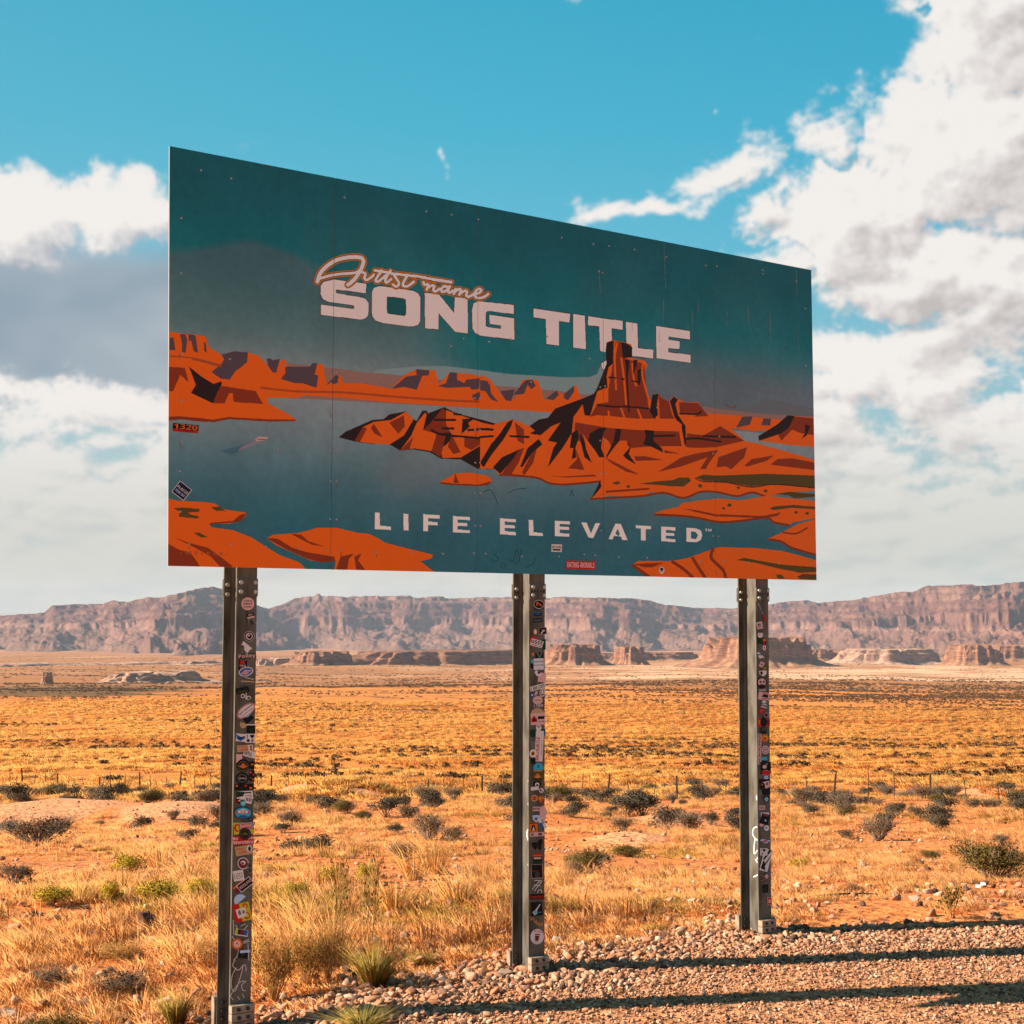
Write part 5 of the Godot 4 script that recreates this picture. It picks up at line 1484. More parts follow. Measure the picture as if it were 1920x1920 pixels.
	# stuck on the panel itself
	var on := [
		["A", 139, 590, 140, 44, 5, "r", "K", [["t", "1320", 0.05, 0.05, 0.9, 0.6, "O"], ["r", 0.0, 0.68, 1.0, 0.32, "R"], ["t", "VIDEO", 0.2, 0.74, 0.6, 0.2, "K"]], "black and orange number sticker"],
		["A", 118, 932, 84, 76, 38, "r", "W", [["r", 0.05, 0.05, 0.9, 0.9, "N"], ["t", "PLACES", 0.1, 0.3, 0.8, 0.2, "W"], ["t", "FEW GO", 0.15, 0.6, 0.7, 0.18, "V"]], "dark diamond sticker with white letters"],
		["B", 549, 1278, 158, 46, 1.5, "r", "R", [["t", "EATING ANIMALS", 0.04, 0.18, 0.92, 0.64, "W"]], "red sticker that reads EATING ANIMALS"],
		["B", 417, 1186, 58, 42, 2, "r", "W", [["t", "EASY LIVING", 0.06, 0.22, 0.88, 0.3, "K"], ["r", 0.15, 0.62, 0.7, 0.2, "K"]], "small white sticker with two dark lines"],
		["B", 990, 1307, 30, 38, 0, "e", "W", [["e", 0.5, 0.35, 0.3, 0.22, "N"], ["r", 0.25, 0.6, 0.5, 0.1, "G"]], "tiny round white sticker"],
	]
	for s in on:
		var q := on_panel(at_view(s[0], s[1], s[2]).x, at_view(s[0], s[1], s[2]).y)
		var k := 0
		while k < 4 and q.x > SEAMS[k + 1]: k += 1
		sticker(sheets[k], s[0], s[1], s[2], s[3], s[4], s[5], s[6], s[7], s[8], 0.0, 0.0026, s[9])


func scrawl(owner_: Node3D, view: String, lines: Array, w: float, c: Color, off: float, x_scale := 1.0, label := ""):
	# paint-marker strokes as thin ribbons on the face of the post
	var st := start()
	for a in lines:
		var pts := smooth_line(a, 4)
		for i in pts.size() - 1:
			var n: Vector2 = (pts[i + 1] - pts[i]).normalized().orthogonal() * w / 2
			var v := []
			for q in [pts[i] + n, pts[i + 1] + n, pts[i + 1] - n, pts[i] - n]:
				var px := at_view(view, q.x, q.y)
				var s := on_panel(px.x, px.y, off)
				v.append(Vector3(s.x, s.y, off + 0.0009) - owner_.position)
			st.set_normal(Vector3(0, 0, 1))
			quad(st, v[0], v[1], v[2], v[3])
	var m := mat(0.6, false, c)
	var o := part("graffiti", st.commit(), m, owner_)
	o.set_meta("kind", "stuff")
	if label: o.set_meta("label", label)


func web_scrawl(owner_: Node3D, pts_yz: Array, w: float, c: Color):
	# strokes on the web's left side: (height, distance behind the front face)
	var st := start()
	for a in pts_yz:
		var pts := smooth_line(a, 5)
		for i in pts.size() - 1:
			var n: Vector2 = (pts[i + 1] - pts[i]).normalized().orthogonal() * w / 2
			var v := []
			for q in [pts[i] + n, pts[i + 1] + n, pts[i + 1] - n, pts[i] - n]:
				v.append(Vector3(-0.0042, q.x, q.y))
			st.set_normal(Vector3(-1, 0, 0))
			quad(st, v[0], v[1], v[2], v[3])
	part("graffiti", st.commit(), mat(0.6, false, c), owner_).set_meta("kind", "stuff")


func graffiti(posts: Array):
	var white := Color(0.72, 0.62, 0.58)
	scrawl(posts[0], "L2", [[250, 1070, 255, 1190], [270, 1110, 290, 1145, 330, 1150, 370, 1110], [310, 1120, 350, 1100], [240, 1200, 262, 1240], [330, 1250, 380, 1225], [335, 1260, 385, 1240], [265, 1400, 245, 1440, 290, 1480, 330, 1440, 350, 1440, 355, 1490], [275, 1460, 240, 1530, 235, 1620, 265, 1650, 310, 1530, 330, 1445], [225, 1690, 300, 1580, 355, 1570], [350, 1575, 320, 1600, 325, 1640, 350, 1648], [285, 1695, 305, 1722], [325, 1675, 340, 1705], [225, 1690, 250, 1722], [290, 1310, 285, 1360, 250, 1400], [370, 1260, 378, 1400]], 5.0, white, -0.06)
	scrawl(posts[1], "M2", [[345, 1060, 395, 1062, 415, 1065], [395, 1062, 325, 1140], [410, 1068, 345, 1155], [340, 1100, 400, 1110], [375, 1175, 380, 1150, 405, 1145, 412, 1170]], 6.0, white, -0.06)
	scrawl(posts[1], "M2", [[300, 1390, 320, 1400, 310, 1420, 340, 1400, 345, 1440, 365, 1420, 360, 1455, 390, 1440, 385, 1470, 420, 1440, 405, 1475]], 7.0, Color(0.62, 0.24, 0.06), -0.06)
	scrawl(posts[2], "R2", [[350, 1230, 395, 1250], [345, 1290, 430, 1265], [360, 1330, 430, 1290], [350, 1500, 400, 1490], [380, 800, 370, 815]], 4.0, Color(0.5, 0.12, 0.08), -0.06)
	web_scrawl(posts[1], [[1.45, -0.02, 1.40, -0.09, 1.36, -0.03, 1.30, -0.10, 1.26, -0.02], [1.20, -0.03, 1.14, -0.1, 1.10, -0.02], [1.02, -0.02, 0.95, -0.11, 0.88, -0.09, 0.84, -0.02], [0.78, -0.05, 0.72, -0.1, 0.70, -0.04, 0.76, -0.03], [0.64, -0.06, 0.62, -0.03], [0.55, -0.05, 0.53, -0.03], [0.46, -0.05, 0.44, -0.03]], 0.008, Color(0.8, 0.76, 0.7))
	web_scrawl(posts[2], [[1.10, -0.02, 1.04, -0.08, 0.96, -0.03], [0.82, -0.03, 0.80, -0.11, 0.74, -0.12, 0.70, -0.04, 0.76, -0.03], [0.72, -0.1, 0.60, -0.11, 0.68, -0.03, 0.56, -0.08, 0.62, -0.02], [0.56, -0.1, 0.48, -0.03, 0.42, -0.12], [0.5, -0.06, 0.42, -0.02, 0.34, -0.02]], 0.008, Color(0.8, 0.76, 0.7))


func make_fence():
	var a := ground_at(-260, 1452)
	var b := ground_at(2200, 1512)
	var f := thing("wire_fence", "weathered wire fence of thin crooked posts crossing the dry grass", "fence", a)
	var n := 74
	var pts := []
	for i in n:
		var t := i / float(n - 1)
		# spaced evenly along the ground
		var p := a.lerp(b, t)
		p += Vector3(rng.randf_range(-0.1, 0.1), 0, rng.randf_range(-0.35, 0.35))
		p.z += sin(t * 7.0) * 2.5
		p.y = height(p.x, p.z)
		pts.append(p)
		var wood := i % 3 == 0
		var st := start()
		st.set_smooth_group(-1)
		var lean := Vector3(rng.randf_range(-0.12, 0.12), 0, rng.randf_range(-0.1, 0.1))
		var h := rng.randf_range(0.85, 1.2) if wood else rng.randf_range(0.7, 1.05)
		rod(st, p - a - Vector3(0, 0.1, 0), p - a + lean + Vector3(0, h, 0), 0.055 if wood else 0.024, 0.045 if wood else 0.02)
		st.generate_normals()
		var o := part("post", st.commit(), M.wood, f)
		o.set_meta("label", "thick grey wooden fence post" if wood else "thin steel fence post")
	for k in 4:
		var st := start()
		for i in n - 1:
			var y := Vector3(0, 0.3 + k * 0.25, 0)
			rod(st, pts[i] - a + y, pts[i + 1] - a + y, 0.006, 0.006, 3)
		st.generate_normals()
		part("wire", st.commit(), M.wire, f)


# ---------------------------------------------------------------- stones

func stone_mesh(seed_: int, seg := 12, rings := 7) -> ArrayMesh:
	var s := SphereMesh.new()
	s.radius = 1.0
	s.height = 2.0
	s.radial_segments = seg
	s.rings = rings
	var arr := s.get_mesh_arrays()
	var v: PackedVector3Array = arr[Mesh.ARRAY_VERTEX]
	# broken faces
	var r := RandomNumberGenerator.new()
	r.seed = seed_ * 7 + 3
	var cuts := []
	for i in 9: cuts.append([Vector3(r.randfn(), r.randfn(), r.randfn()).normalized(), r.randf_range(0.45, 0.85)])
	for i in v.size():
		var p := v[i]
		var k: float = 1.0 + 0.5 * nz.fine.get_noise_3d(p.x * 0.55 + seed_ * 3.1, p.y * 0.55, p.z * 0.55) + 0.12 * nz.fine.get_noise_3d(p.x * 1.6, p.y * 1.6 + seed_ * 5.0, p.z * 1.6)
		# blunt, a little angular
		var q := Vector3(signf(p.x) * pow(absf(p.x), 0.85), signf(p.y) * pow(absf(p.y), 0.85), signf(p.z) * pow(absf(p.z), 0.85))
		q *= k
		for c in cuts:
			var over: float = q.dot(c[0]) - c[1]
			if over > 0.0: q -= c[0] * over * 0.97
		v[i] = q * Vector3(1.05, 0.62, 0.76)
	var st := start()
	st.set_smooth_group(0)
	var ix: PackedInt32Array = arr[Mesh.ARRAY_INDEX]
	for i in ix: st.add_vertex(v[i])
	st.generate_normals()
	return st.commit()


func stone_color() -> Color:
	var r := rng.randf()
	var c := Color(0.37, 0.20, 0.115).lerp(Color(0.47, 0.295, 0.195), rng.randf())
	if r < 0.12: c = Color(0.10, 0.065, 0.05)
	elif r < 0.22: c = Color(0.30, 0.14, 0.075)
	elif r < 0.34: c = Color(0.53, 0.38, 0.28)
	elif r < 0.42: c = Color(0.21, 0.13, 0.09)
	return c * rng.randf_range(1.15, 1.7)


func set_stone(x: float, z: float, size: float, sink := 0.35) -> Transform3D:
	var b := Basis(Vector3.UP, rng.randf() * TAU) * Basis(Vector3.RIGHT, rng.randf_range(-0.5, 0.5)) * Basis(Vector3.FORWARD, rng.randf_range(-0.5, 0.5))
	b = b * Basis.from_scale(Vector3(rng.randf_range(0.75, 1.3), rng.randf_range(0.75, 1.15), rng.randf_range(0.8, 1.2)) * size)
	return Transform3D(b, Vector3(x, height(x, z) + size * (0.62 - sink), z))


func make_gravel():
	var meshes := []
	for k in 6: meshes.append(stone_mesh(k + 1))
	var small := []
	for k in 4: small.append(stone_mesh(k + 20, 8, 5))
	var mats := []
	for c in [Color(0.40, 0.225, 0.135), Color(0.46, 0.29, 0.195), Color(0.32, 0.155, 0.08), Color(0.52, 0.37, 0.27), Color(0.17, 0.105, 0.08), Color(0.42, 0.21, 0.12)]:
		var m: StandardMaterial3D = M.stone.duplicate()
		m.vertex_color_use_as_albedo = false
		m.albedo_color = (c * Color(1.0, 0.86, 0.81) * 1.45).linear_to_srgb()
		mats.append(m)
	# the cobbles that show largest, one by one
	var big := []
	for k in 40000:
		var x := rng.randf_range(-2.6, 5.4)
		var z := -rng.randf_range(8.2, 13.5)
		var edge := gravel_edge(x)
		if -z > edge + 0.3: continue
		# larger towards the margin of the pull-out
		var near_edge := ss(1.9, 0.1, edge + z)
		if rng.randf() > 0.18 + near_edge: continue
		var s := (0.0105 + pow(rng.randf(), 3.0) * (0.0105 + 0.023 * near_edge)) * (1.0 - 0.35 * ss(0.5, 2.5, x))
		big.append([s, x, z])
	big.sort_custom(func(p, q): return p[0] / (-p[2]) > q[0] / (-q[2]))
	var lists := []
	var cols := []
	for k in 6:
		lists.append([])
		cols.append([])
	var n := 0
	for b in big:
		var k := rng.randi() % 6
		var visible_: bool = absf(b[1]) < -b[2] * 0.36 and -b[2] > 8.7
		if n < 285 and visible_:
			var o := part("cobble", meshes[k], mats[rng.randi() % 6], null, set_stone(b[1], b[2], b[0], 0.28))
			tag(o, "rounded cobble lying in the gravel of the roadside shoulder", "cobble", "cobbles in the roadside gravel")
			n += 1
		else:
			lists[k].append(set_stone(b[1], b[2], b[0], 0.3))
			cols[k].append(stone_color())
	# stones heaped round the feet of the posts
	for post in POSTS:
		for k in 110:
			var a := rng.randf() * TAU
			var q: Vector3 = PA + PD * post - PN * 0.16 + (PD * cos(a) * 0.16 + PN * sin(a) * 0.26) * rng.randf_range(1.0, 2.1)
			if q.x < -1.5 and rng.randf() < 0.4: continue
			var t := set_stone(q.x, q.z, rng.randf_range(0.014, 0.04), 0.2)
			var j := rng.randi() % 6
			lists[j].append(t)
			cols[j].append(stone_color())
	for k in 6:
		copies("gravel", meshes[k], M.stone, lists[k], cols[k], "loose tan and grey stones heaped over the roadside shoulder", "gravel")
	# fine gravel between them
	for k in 4:
		lists[k].clear()
		cols[k].clear()
	for k in 75000:
		var x := rng.randf_range(-3.2, 6.6)
		var z := -rng.randf_range(7.4, 13.6)
		var e := gravel_edge(x)
		if -z > e + 0.5 * rng.randf() * rng.randf(): continue
		if absf(x) > -z * 0.44: continue
		var s := 0.006 + pow(rng.randf(), 2.0) * 0.012
		var j := rng.randi() % 4
		lists[j].append(set_stone(x, z, s, 0.1 + rng.randf() * 0.2))
		cols[j].append(stone_color())
	for k in 4:
		copies("gravel", small[k], M.stone, lists[k], cols[k], "fine pinkish gravel covering the roadside shoulder", "gravel")
	# scattered stones on the bare earth
	for k in 4:
		lists[k].clear()
		cols[k].clear()
	for k in 50000:
		var d := 9.0 + pow(rng.randf(), 1.5) * 60.0
		var x := rng.randf_range(-0.52, 0.52) * d
		if d < gravel_edge(x): continue
		if N("mid", x * 0.25 + 30.0, d * 0.25) < rng.randf_range(-0.4, 0.3) - 0.25 * ss(22.0, 12.0, d): continue
		var s := 0.008 + pow(rng.randf(), 5.0) * 0.05
		var j := rng.randi() % 4
		lists[j].append(set_stone(x, -d, s, 0.25))
		cols[j].append(stone_color())
	for k in 4:
		copies("loose_stones", small[k], M.stone, lists[k], cols[k], "scattered small stones on the orange earth", "stones")


func rock(px: float, py: float, wpx: float, c: Color, label: String, k: int, flat := 1.0):
	var p := ground_at(px, py)
	var s := wpx / F * (EYE - p).length() * 0.5
	var m: StandardMaterial3D = M.stone.duplicate()
	m.vertex_color_use_as_albedo = false
	m.albedo_color = c.linear_to_srgb()
	var o := part("rock", stone_mesh(40 + k, 16, 10), m, null, Transform3D(Basis(Vector3.UP, k * 1.3) * Basis.from_scale(Vector3(s, s * flat, s)), p + Vector3(0, s * 0.3 * flat, 0)))
	tag(o, label, "rock")


func make_rocks():
	rock(278, 1742, 56, Color(0.14, 0.062, 0.04), "dark red-brown boulder half buried left of the left post", 1, 1.2)
	rock(108, 1724, 18, Color(0.045, 0.04, 0.04), "small black rock among straw near the left edge", 2)
	rock(175, 1754, 34, Color(0.46, 0.30, 0.21), "long pale stone in front of the dark red-brown boulder", 3, 0.6)
	rock(1714, 1690, 20, Color(0.46, 0.32, 0.24), "rounded pale rock alone on the orange earth right of the right post", 4, 1.3)
	rock(20, 1903, 46, Color(0.52, 0.37, 0.28), "pale slab of stone at the lower left corner", 5, 0.6)
	rock(150, 1884, 36, Color(0.46, 0.29, 0.19), "flat tan stone in the straw near the bottom left", 6, 0.5)
	rock(290, 1908, 40, Color(0.2, 0.14, 0.11), "dark flat stone at the gravel's corner left of the left post", 7, 0.6)
	rock(318, 1830, 22, Color(0.5, 0.36, 0.27), "small pale stone in the straw just left of the left post", 8, 0.7)
	rock(515, 1712, 20, Color(0.42, 0.25, 0.17), "tan stone in the grass right of the left post", 9, 0.7)
	rock(1043, 1766, 22, Color(0.48, 0.33, 0.25), "round pale cobble standing proud just right of the middle post", 10, 1.25)
	rock(1095, 1775, 24, Color(0.5, 0.36, 0.28), "second proud pale cobble right of the middle post", 11, 1.0)
	rock(945, 1828, 34, Color(0.5, 0.34, 0.25), "large flat tan cobble left of the middle post's foot", 12, 0.8)
	rock(1248, 1842, 20, Color(0.42, 0.22, 0.1), "orange cobble between the two post shadows", 13, 0.9)
	rock(1130, 1868, 24, Color(0.5, 0.29, 0.19), "pinkish cobble in the gravel below the middle post", 14, 0.9)
	rock(1085, 1700, 12, Color(0.5, 0.35, 0.26), "small pale rock in dry grass right of the middle post", 15)
	rock(1343, 1667, 14, Color(0.62, 0.5, 0.42), "small whitish rock left of the right post", 16)


# ---------------------------------------------------------------- plants

func blades(n: int, h: float, spread: float, w: float, lean: float, seed_: int, droop := 0.35) -> ArrayMesh:
	# a tuft of tapering, bending blades
	var r := RandomNumberGenerator.new()
	r.seed = seed_
	var st := start()
	for i in n:
		var a := r.randf() * TAU
		var d := Vector3(cos(a), 0, sin(a))
		var b0 := d * spread * sqrt(r.randf()) * 0.6
		var hh := h * r.randf_range(0.5, 1.1)
		var l := lean * r.randf_range(0.2, 1.2)
		var p1 := b0 + d * l * hh * 0.45 + Vector3(0, hh * 0.58, 0)
		var p2 := p1 + d * (l + droop * r.randf()) * hh * 0.45 + Vector3(0, hh * 0.42, 0)
		var side := Vector3(-sin(a + r.randf_range(-1, 1)), 0, cos(a + r.randf_range(-1, 1))).normalized() * w * r.randf_range(0.6, 1.2)
		var g := r.randf_range(0.75, 1.15)
		st.set_color(Color(g, g, g * r.randf_range(0.85, 1.05)))
		var nn := (d * 0.4 + Vector3(0, 1, 0)).normalized()
		st.set_normal(nn)
		quad(st, b0 - side, p1 - side * 0.8, p1 + side * 0.8, b0 + side)
		st.set_normal(nn)
		st.add_vertex(p1 - side * 0.8); st.add_vertex(p2); st.add_vertex(p1 + side * 0.8)
	return st.commit()


func foliage(n: int, rx: float, h: float, leaf: float, long_: float, seed_: int, up := 0.4, lumps := 5) -> ArrayMesh:
	# leaf clumps through the volume of an uneven dome
	var r := RandomNumberGenerator.new()
	r.seed = seed_
	var st := start()
	var heads := []
	for k in lumps:
		var a := r.randf() * TAU
		var q := sqrt(r.randf()) * 0.62
		heads.append(Vector4(cos(a) * q * rx, h * r.randf_range(0.35, 0.72), sin(a) * q * rx, rx * r.randf_range(0.34, 0.56)))
	for i in n:
		var c: Vector4 = heads[r.randi() % lumps]
		var d := Vector3(r.randfn(), r.randfn() * 0.85, r.randfn()).normalized()
		var p := Vector3(c.x, c.y, c.z) + d * c.w * pow(r.randf(), 0.45) * Vector3(1, h / rx * 0.62, 1)
		if p.y < 0.02 * h: p.y = h * r.randf_range(0.03, 0.25)
		var out := (p * Vector3(1, 0.6, 1)).normalized()
		var ax := (out * (1.0 - up) + Vector3(r.randfn(), r.randfn() + 1.2, r.randfn()) * 0.5 * (0.4 + up)).normalized()
		var sd := ax.cross(Vector3(r.randfn(), r.randfn(), r.randfn())).normalized()
		var l := leaf * long_ * r.randf_range(0.6, 1.3)
		var w := leaf * 0.5 * r.randf_range(0.6, 1.2)
		var g := r.randf_range(0.7, 1.2)
		st.set_color(Color(g * r.randf_range(0.9, 1.1), g, g * r.randf_range(0.8, 1.0)))
		st.set_normal((out * 0.7 + sd.cross(ax) * 0.5 + Vector3(0, 0.3, 0)).normalized())
		quad(st, p - sd * w * 0.3, p + ax * l * 0.5 - sd * w, p + ax * l, p + ax * l * 0.5 + sd * w)
	return st.commit()


func stems(n: int, rx: float, h: float, r0: float, seed_: int, forks := 2) -> ArrayMesh:
	var r := RandomNumberGenerator.new()
	r.seed = seed_
	var st := start()
	for i in n:
		var a := r.randf() * TAU
		var tip := Vector3(cos(a) * rx * r.randf_range(0.3, 0.95), h * r.randf_range(0.5, 0.98), sin(a) * rx * r.randf_range(0.3, 0.95))
		var mid := tip * 0.5 + Vector3(r.randfn() * 0.06, 0.06, r.randfn() * 0.06) * h
		rod(st, Vector3(cos(a), -0.05, sin(a)) * rx * 0.06, mid, r0, r0 * 0.7, 4)
		rod(st, mid, tip, r0 * 0.7, r0 * 0.25, 4)
		for f in forks:
			var t2 := mid.lerp(tip, r.randf()) + Vector3(r.randfn() * rx * 0.22, r.randf() * h * 0.3, r.randfn() * rx * 0.22)
			rod(st, mid.lerp(tip, r.randf() * 0.4), t2, r0 * 0.45, r0 * 0.15, 3)
	st.generate_normals()
	return st.commit()


func tinted(base: Material, c: Color) -> StandardMaterial3D:
	var m: StandardMaterial3D = base.duplicate()
	m.albedo_color = (c * WARM).linear_to_srgb()
	return m


var protos := {}

func plant(kind: String, p: Vector3, w: float, h: float, turn: float, label: String, group := "") -> Node3D:
	# the first of a kind is built, the others are its copies; each is then sized
	var o: Node3D
	var names := {"sage": "sage_shrub", "twig": "twiggy_shrub", "green": "rabbitbrush", "olive": "olive_shrub", "straw": "grass_clump", "greengrass": "grass_clump", "weed": "leafy_weed", "bushweed": "tall_weed", "tallweed": "leafy_weed"}
	var key := kind + str(rng.randi() % 3)
	if kind in ["weed", "bushweed", "greengrass", "tallweed"]: key = kind
	if protos.has(key):
		o = protos[key].duplicate()
	else:
		o = Node3D.new()
		var s := hash(key) % 1000
		match kind:
			"sage":
				part("foliage", foliage(1500, 0.5, 0.8, 0.035, 1.5, s, 0.35, 7), tinted(M.leaf, Color(0.082, 0.075, 0.066)), o)
				part("stem", stems(16, 0.45, 0.66, 0.012, s), M.twig, o)
			"twig":
				part("foliage", foliage(800, 0.5, 0.75, 0.03, 1.6, s, 0.4, 7), tinted(M.leaf, Color(0.12, 0.06, 0.032)), o)
				part("stem", stems(46, 0.5, 0.8, 0.009, s, 5), M.twig, o)
			"green":
				part("foliage", foliage(2400, 0.5, 1.0, 0.022, 3.4, s, 0.75, 8), tinted(M.leaf, Color(0.44, 0.35, 0.04)), o)
				part("stem", stems(20, 0.34, 0.7, 0.01, s), M.twig, o)
			"olive":
				part("foliage", foliage(6500, 0.5, 0.72, 0.013, 4.2, s, 0.75, 10), tinted(M.leaf, Color(0.135, 0.105, 0.03)), o)
				part("stem", stems(30, 0.5, 0.66, 0.009, s, 4), M.twig, o)
			"straw":
				part("blade", blades(170, 1.0, 0.34, 0.006, 0.9, s, 1.2), tinted(M.grass, Color(0.74, 0.44, 0.17)), o)
			"greengrass":
				part("blade", blades(300, 1.0, 0.32, 0.013, 0.75, s, 0.8), tinted(M.grass, Color(0.25, 0.215, 0.05)), o)
				part("dry_blade", blades(120, 1.06, 0.34, 0.009, 0.9, s + 1, 1.0), tinted(M.grass, Color(0.52, 0.36, 0.13)), o)
			"weed":
				part("stem", stems(9, 0.36, 0.95, 0.012, s, 4), tinted(M.twig, Color(0.2, 0.12, 0.05)), o)
				part("foliage", foliage(240, 0.45, 1.0, 0.055, 1.7, s, 0.3, 9), tinted(M.leaf, Color(0.14, 0.115, 0.035)), o)
			"tallweed":
				part("stem", stems(8, 0.2, 1.0, 0.005, s, 6), tinted(M.twig, Color(0.30, 0.18, 0.07)), o)
				part("foliage", foliage(190, 0.17, 1.0, 0.02, 2.2, s, 0.45, 18), tinted(M.leaf, Color(0.19, 0.155, 0.045)), o)
			"bushweed":
				part("stem", stems(34, 0.5, 1.0, 0.008, s, 5), tinted(M.twig, Color(0.36, 0.19, 0.08)), o)
				part("foliage", foliage(1500, 0.5, 1.0, 0.02, 2.2, s, 0.5, 12), tinted(M.leaf, Color(0.28, 0.185, 0.045)), o)
		protos[key] = o
	o.name = numbered(names[kind])
	add_child(o)
	o.transform = Transform3D(Basis(Vector3.UP, turn) * Basis.from_scale(Vector3(w, h, w)), p - Vector3(0, 0.02, 0))
	for m in ["label", "category", "group"]:
		if o.has_meta(m): o.remove_meta(m)
	tag(o, label, "grass" if kind in ["straw", "greengrass"] else ("weed" if "weed" in kind else "shrub"), group)
	return o


func plant_px(kind: String, px: float, py: float, wpx: float, hpx: float, label: String, group := ""):
	var p := ground_at(px, py)
	var k := (EYE - p).length() / F
	plant(kind, p, wpx * k * 1.05, hpx * k * 1.1, rng.randf() * TAU, label, group)


func make_shrubs():
	# the ones that can be told apart
	plant_px("green", 212, 1695, 46, 46, "round bright green rabbitbrush left of the left post")
	plant_px("green", 296, 1690, 86, 48, "wide yellow-green rabbitbrush between the round green one and the left post")
	plant_px("green", 374, 1678, 56, 34, "yellow-green rabbitbrush touching the left post's left side")
	plant_px("green", 96, 1698, 78, 44, "pale yellow rabbitbrush near the left edge")
	plant_px("green", 553, 1690, 54, 40, "yellow-green rabbitbrush alone right of the left post")
	plant_px("green", 622, 1665, 44, 46, "upright yellow-green rabbitbrush left of the taller straw")
	plant_px("green", 686, 1655, 44, 38, "rounded yellow-green rabbitbrush left of the tall leafy weed's top")
	plant_px("green", 240, 1640, 70, 40, "loose yellowish rabbitbrush above the round green one")
	plant_px("twig", 70, 1585, 150, 62, "widest dark twiggy bush by the bare mound on the left")
	plant_px("twig", 26, 1660, 80, 50, "dark twiggy bush cut by the left edge")
	plant_px("sage", 590, 1600, 76, 46, "dark rounded shrub right of the left post")
	plant_px("sage", 548, 1598, 50, 34, "brown shrub joined to the left of the dark rounded one")
	plant_px("sage", 356, 1577, 44, 28, "dark sage shrub just left of the left post")
	plant_px("twig", 877, 1648, 52, 36, "dark reddish bush left of the middle post")
	plant_px("twig", 757, 1610, 70, 40, "brown feathery shrub halfway between the left and middle posts")
	plant_px("olive", 1862, 1650, 150, 92, "large olive bush at the right edge")
	plant_px("olive", 1745, 1612, 40, 26, "small olive bush left of the large one")
	plant_px("sage", 1330, 1546, 38, 30, "grey rounded sage on the pale mound left of the right post")
	plant_px("sage", 1302, 1557, 20, 16, "small grey sage in front of the pale mound")
	plant_px("sage", 1377, 1540, 40, 32, "grey sage hugging the right post's left side")
	plant_px("sage", 1255, 1541, 40, 26, "grey-brown sage on top of the pale mound")
	plant_px("sage", 1072, 1532, 46, 28, "dark sage right of the middle post")
	plant_px("sage", 1148, 1526, 26, 18, "small dark sage in the orange grass between the middle and right posts")
	plant_px("sage", 1280, 1510, 22, 16, "small sage just below the fence left of the right post")
	plant_px("sage", 1760, 1558, 46, 40, "dark rounded sage right of the cluster on the slope")
	plant_px("sage", 1680, 1530, 42, 30, "grey sage in the middle of the right slope")
	plant_px("sage", 1720, 1533, 34, 26, "grey sage beside the one in the middle of the right slope")
	plant_px("sage", 1522, 1532, 36, 26, "round grey sage right of the right post")
	plant_px("twig", 1585, 1530, 50, 34, "brown shrub above the red slope on the right")
	plant_px("olive", 1110, 1630, 110, 46, "spreading olive-brown brush right of the middle post")
	plant_px("olive", 1180, 1606, 70, 30, "olive-brown brush sloping up behind the spreading one")
	plant_px("twig", 1075, 1640, 40, 34, "dark spiny plant in front of the olive-brown brush")
	plant_px("twig", 1600, 1668, 30, 18, "small brown shrub in straw right of the right post")
	plant_px("green", 1500, 1630, 46, 26, "greenish low bush right of the right post")
	plant_px("sage", 1890, 1488, 40, 26, "dark sage under the pale bank at the right edge")
	plant_px("weed", 1786, 1722, 50, 62, "dark leafy weed standing alone at the edge of the gravel on the right")
	plant_px("tallweed", 640, 1775, 120, 175, "tall dark-leaved weed behind the green grass clump", "")
	plant_px("tallweed", 694, 1785, 130, 205, "tallest leafy weed right behind the green grass clump", "")
	plant_px("bushweed", 512, 1882, 90, 130, "yellow-green bushy weed right against the left post")
	plant_px("bushweed", 575, 1850, 84, 100, "dry straw-coloured weed between the left post and the green grass clump")
	plant_px("bushweed", 615, 1838, 64, 100, "dry weed touching the green grass clump")
	plant_px("greengrass", 703, 1850, 74, 72, "upright green grass clump at the gravel's edge")
	plant_px("greengrass", 680, 1930, 80, 34, "green grass tips at the bottom edge of the gravel")
	plant_px("greengrass", 330, 1925, 50, 60, "thin dark green grass left of the left post's foot")
	plant_px("greengrass", 790, 1808, 40, 22, "low green grass among cobbles right of the green clump")
	plant_px("greengrass", 1225, 1745, 34, 14, "low green tuft on the gravel's edge between the middle and right posts")
	plant_px("twig", 220, 1856, 130, 40, "dark dead brush lying in the straw left of the left post")
	plant_px("twig", 90, 1840, 80, 34, "dead brown brush near the lower left edge")
	plant_px("bushweed", 230, 1800, 100, 34, "greenish weed patch left of the left post")
	plant_px("olive", 90, 1925, 130, 30, "low dense green ground plant at the lower left")
	plant_px("straw", 1362, 1590, 34, 36, "golden grass bunch left of the right post")
	plant_px("straw", 815, 1640, 80, 80, "tall feathery straw grass between the left and middle posts")
	plant_px("straw", 775, 1650, 70, 70, "feathery straw grass left of the tallest straw")
	plant_px("straw", 1000, 1675, 40, 44, "golden straw bunch by the middle post")
	plant_px("straw", 1060, 1668, 40, 46, "golden straw bunch right of the middle post")
	plant_px("straw", 562, 1812, 110, 105, "pale wispy straw rising behind the bushy weeds")
	plant_px("straw", 622, 1800, 100, 100, "pale wispy straw behind the dry weed by the green clump")
	plant_px("straw", 492, 1800, 80, 90, "pale straw just right of the left post")
	plant_px("straw", 742, 1712, 90, 76, "low pale straw below the feathery straw grass")
	plant_px("straw", 862, 1690, 90, 66, "wide straw bunch left of the golden bunch by the middle post")
	plant_px("straw", 905, 1655, 70, 56, "small straw bunch beside the dark reddish bush")
	plant_px("straw", 575, 1735, 90, 60, "straw bunch below the lone rabbitbrush")
	plant_px("straw", 380, 1722, 80, 52, "straw bunch in front of the rabbitbrush by the left post")
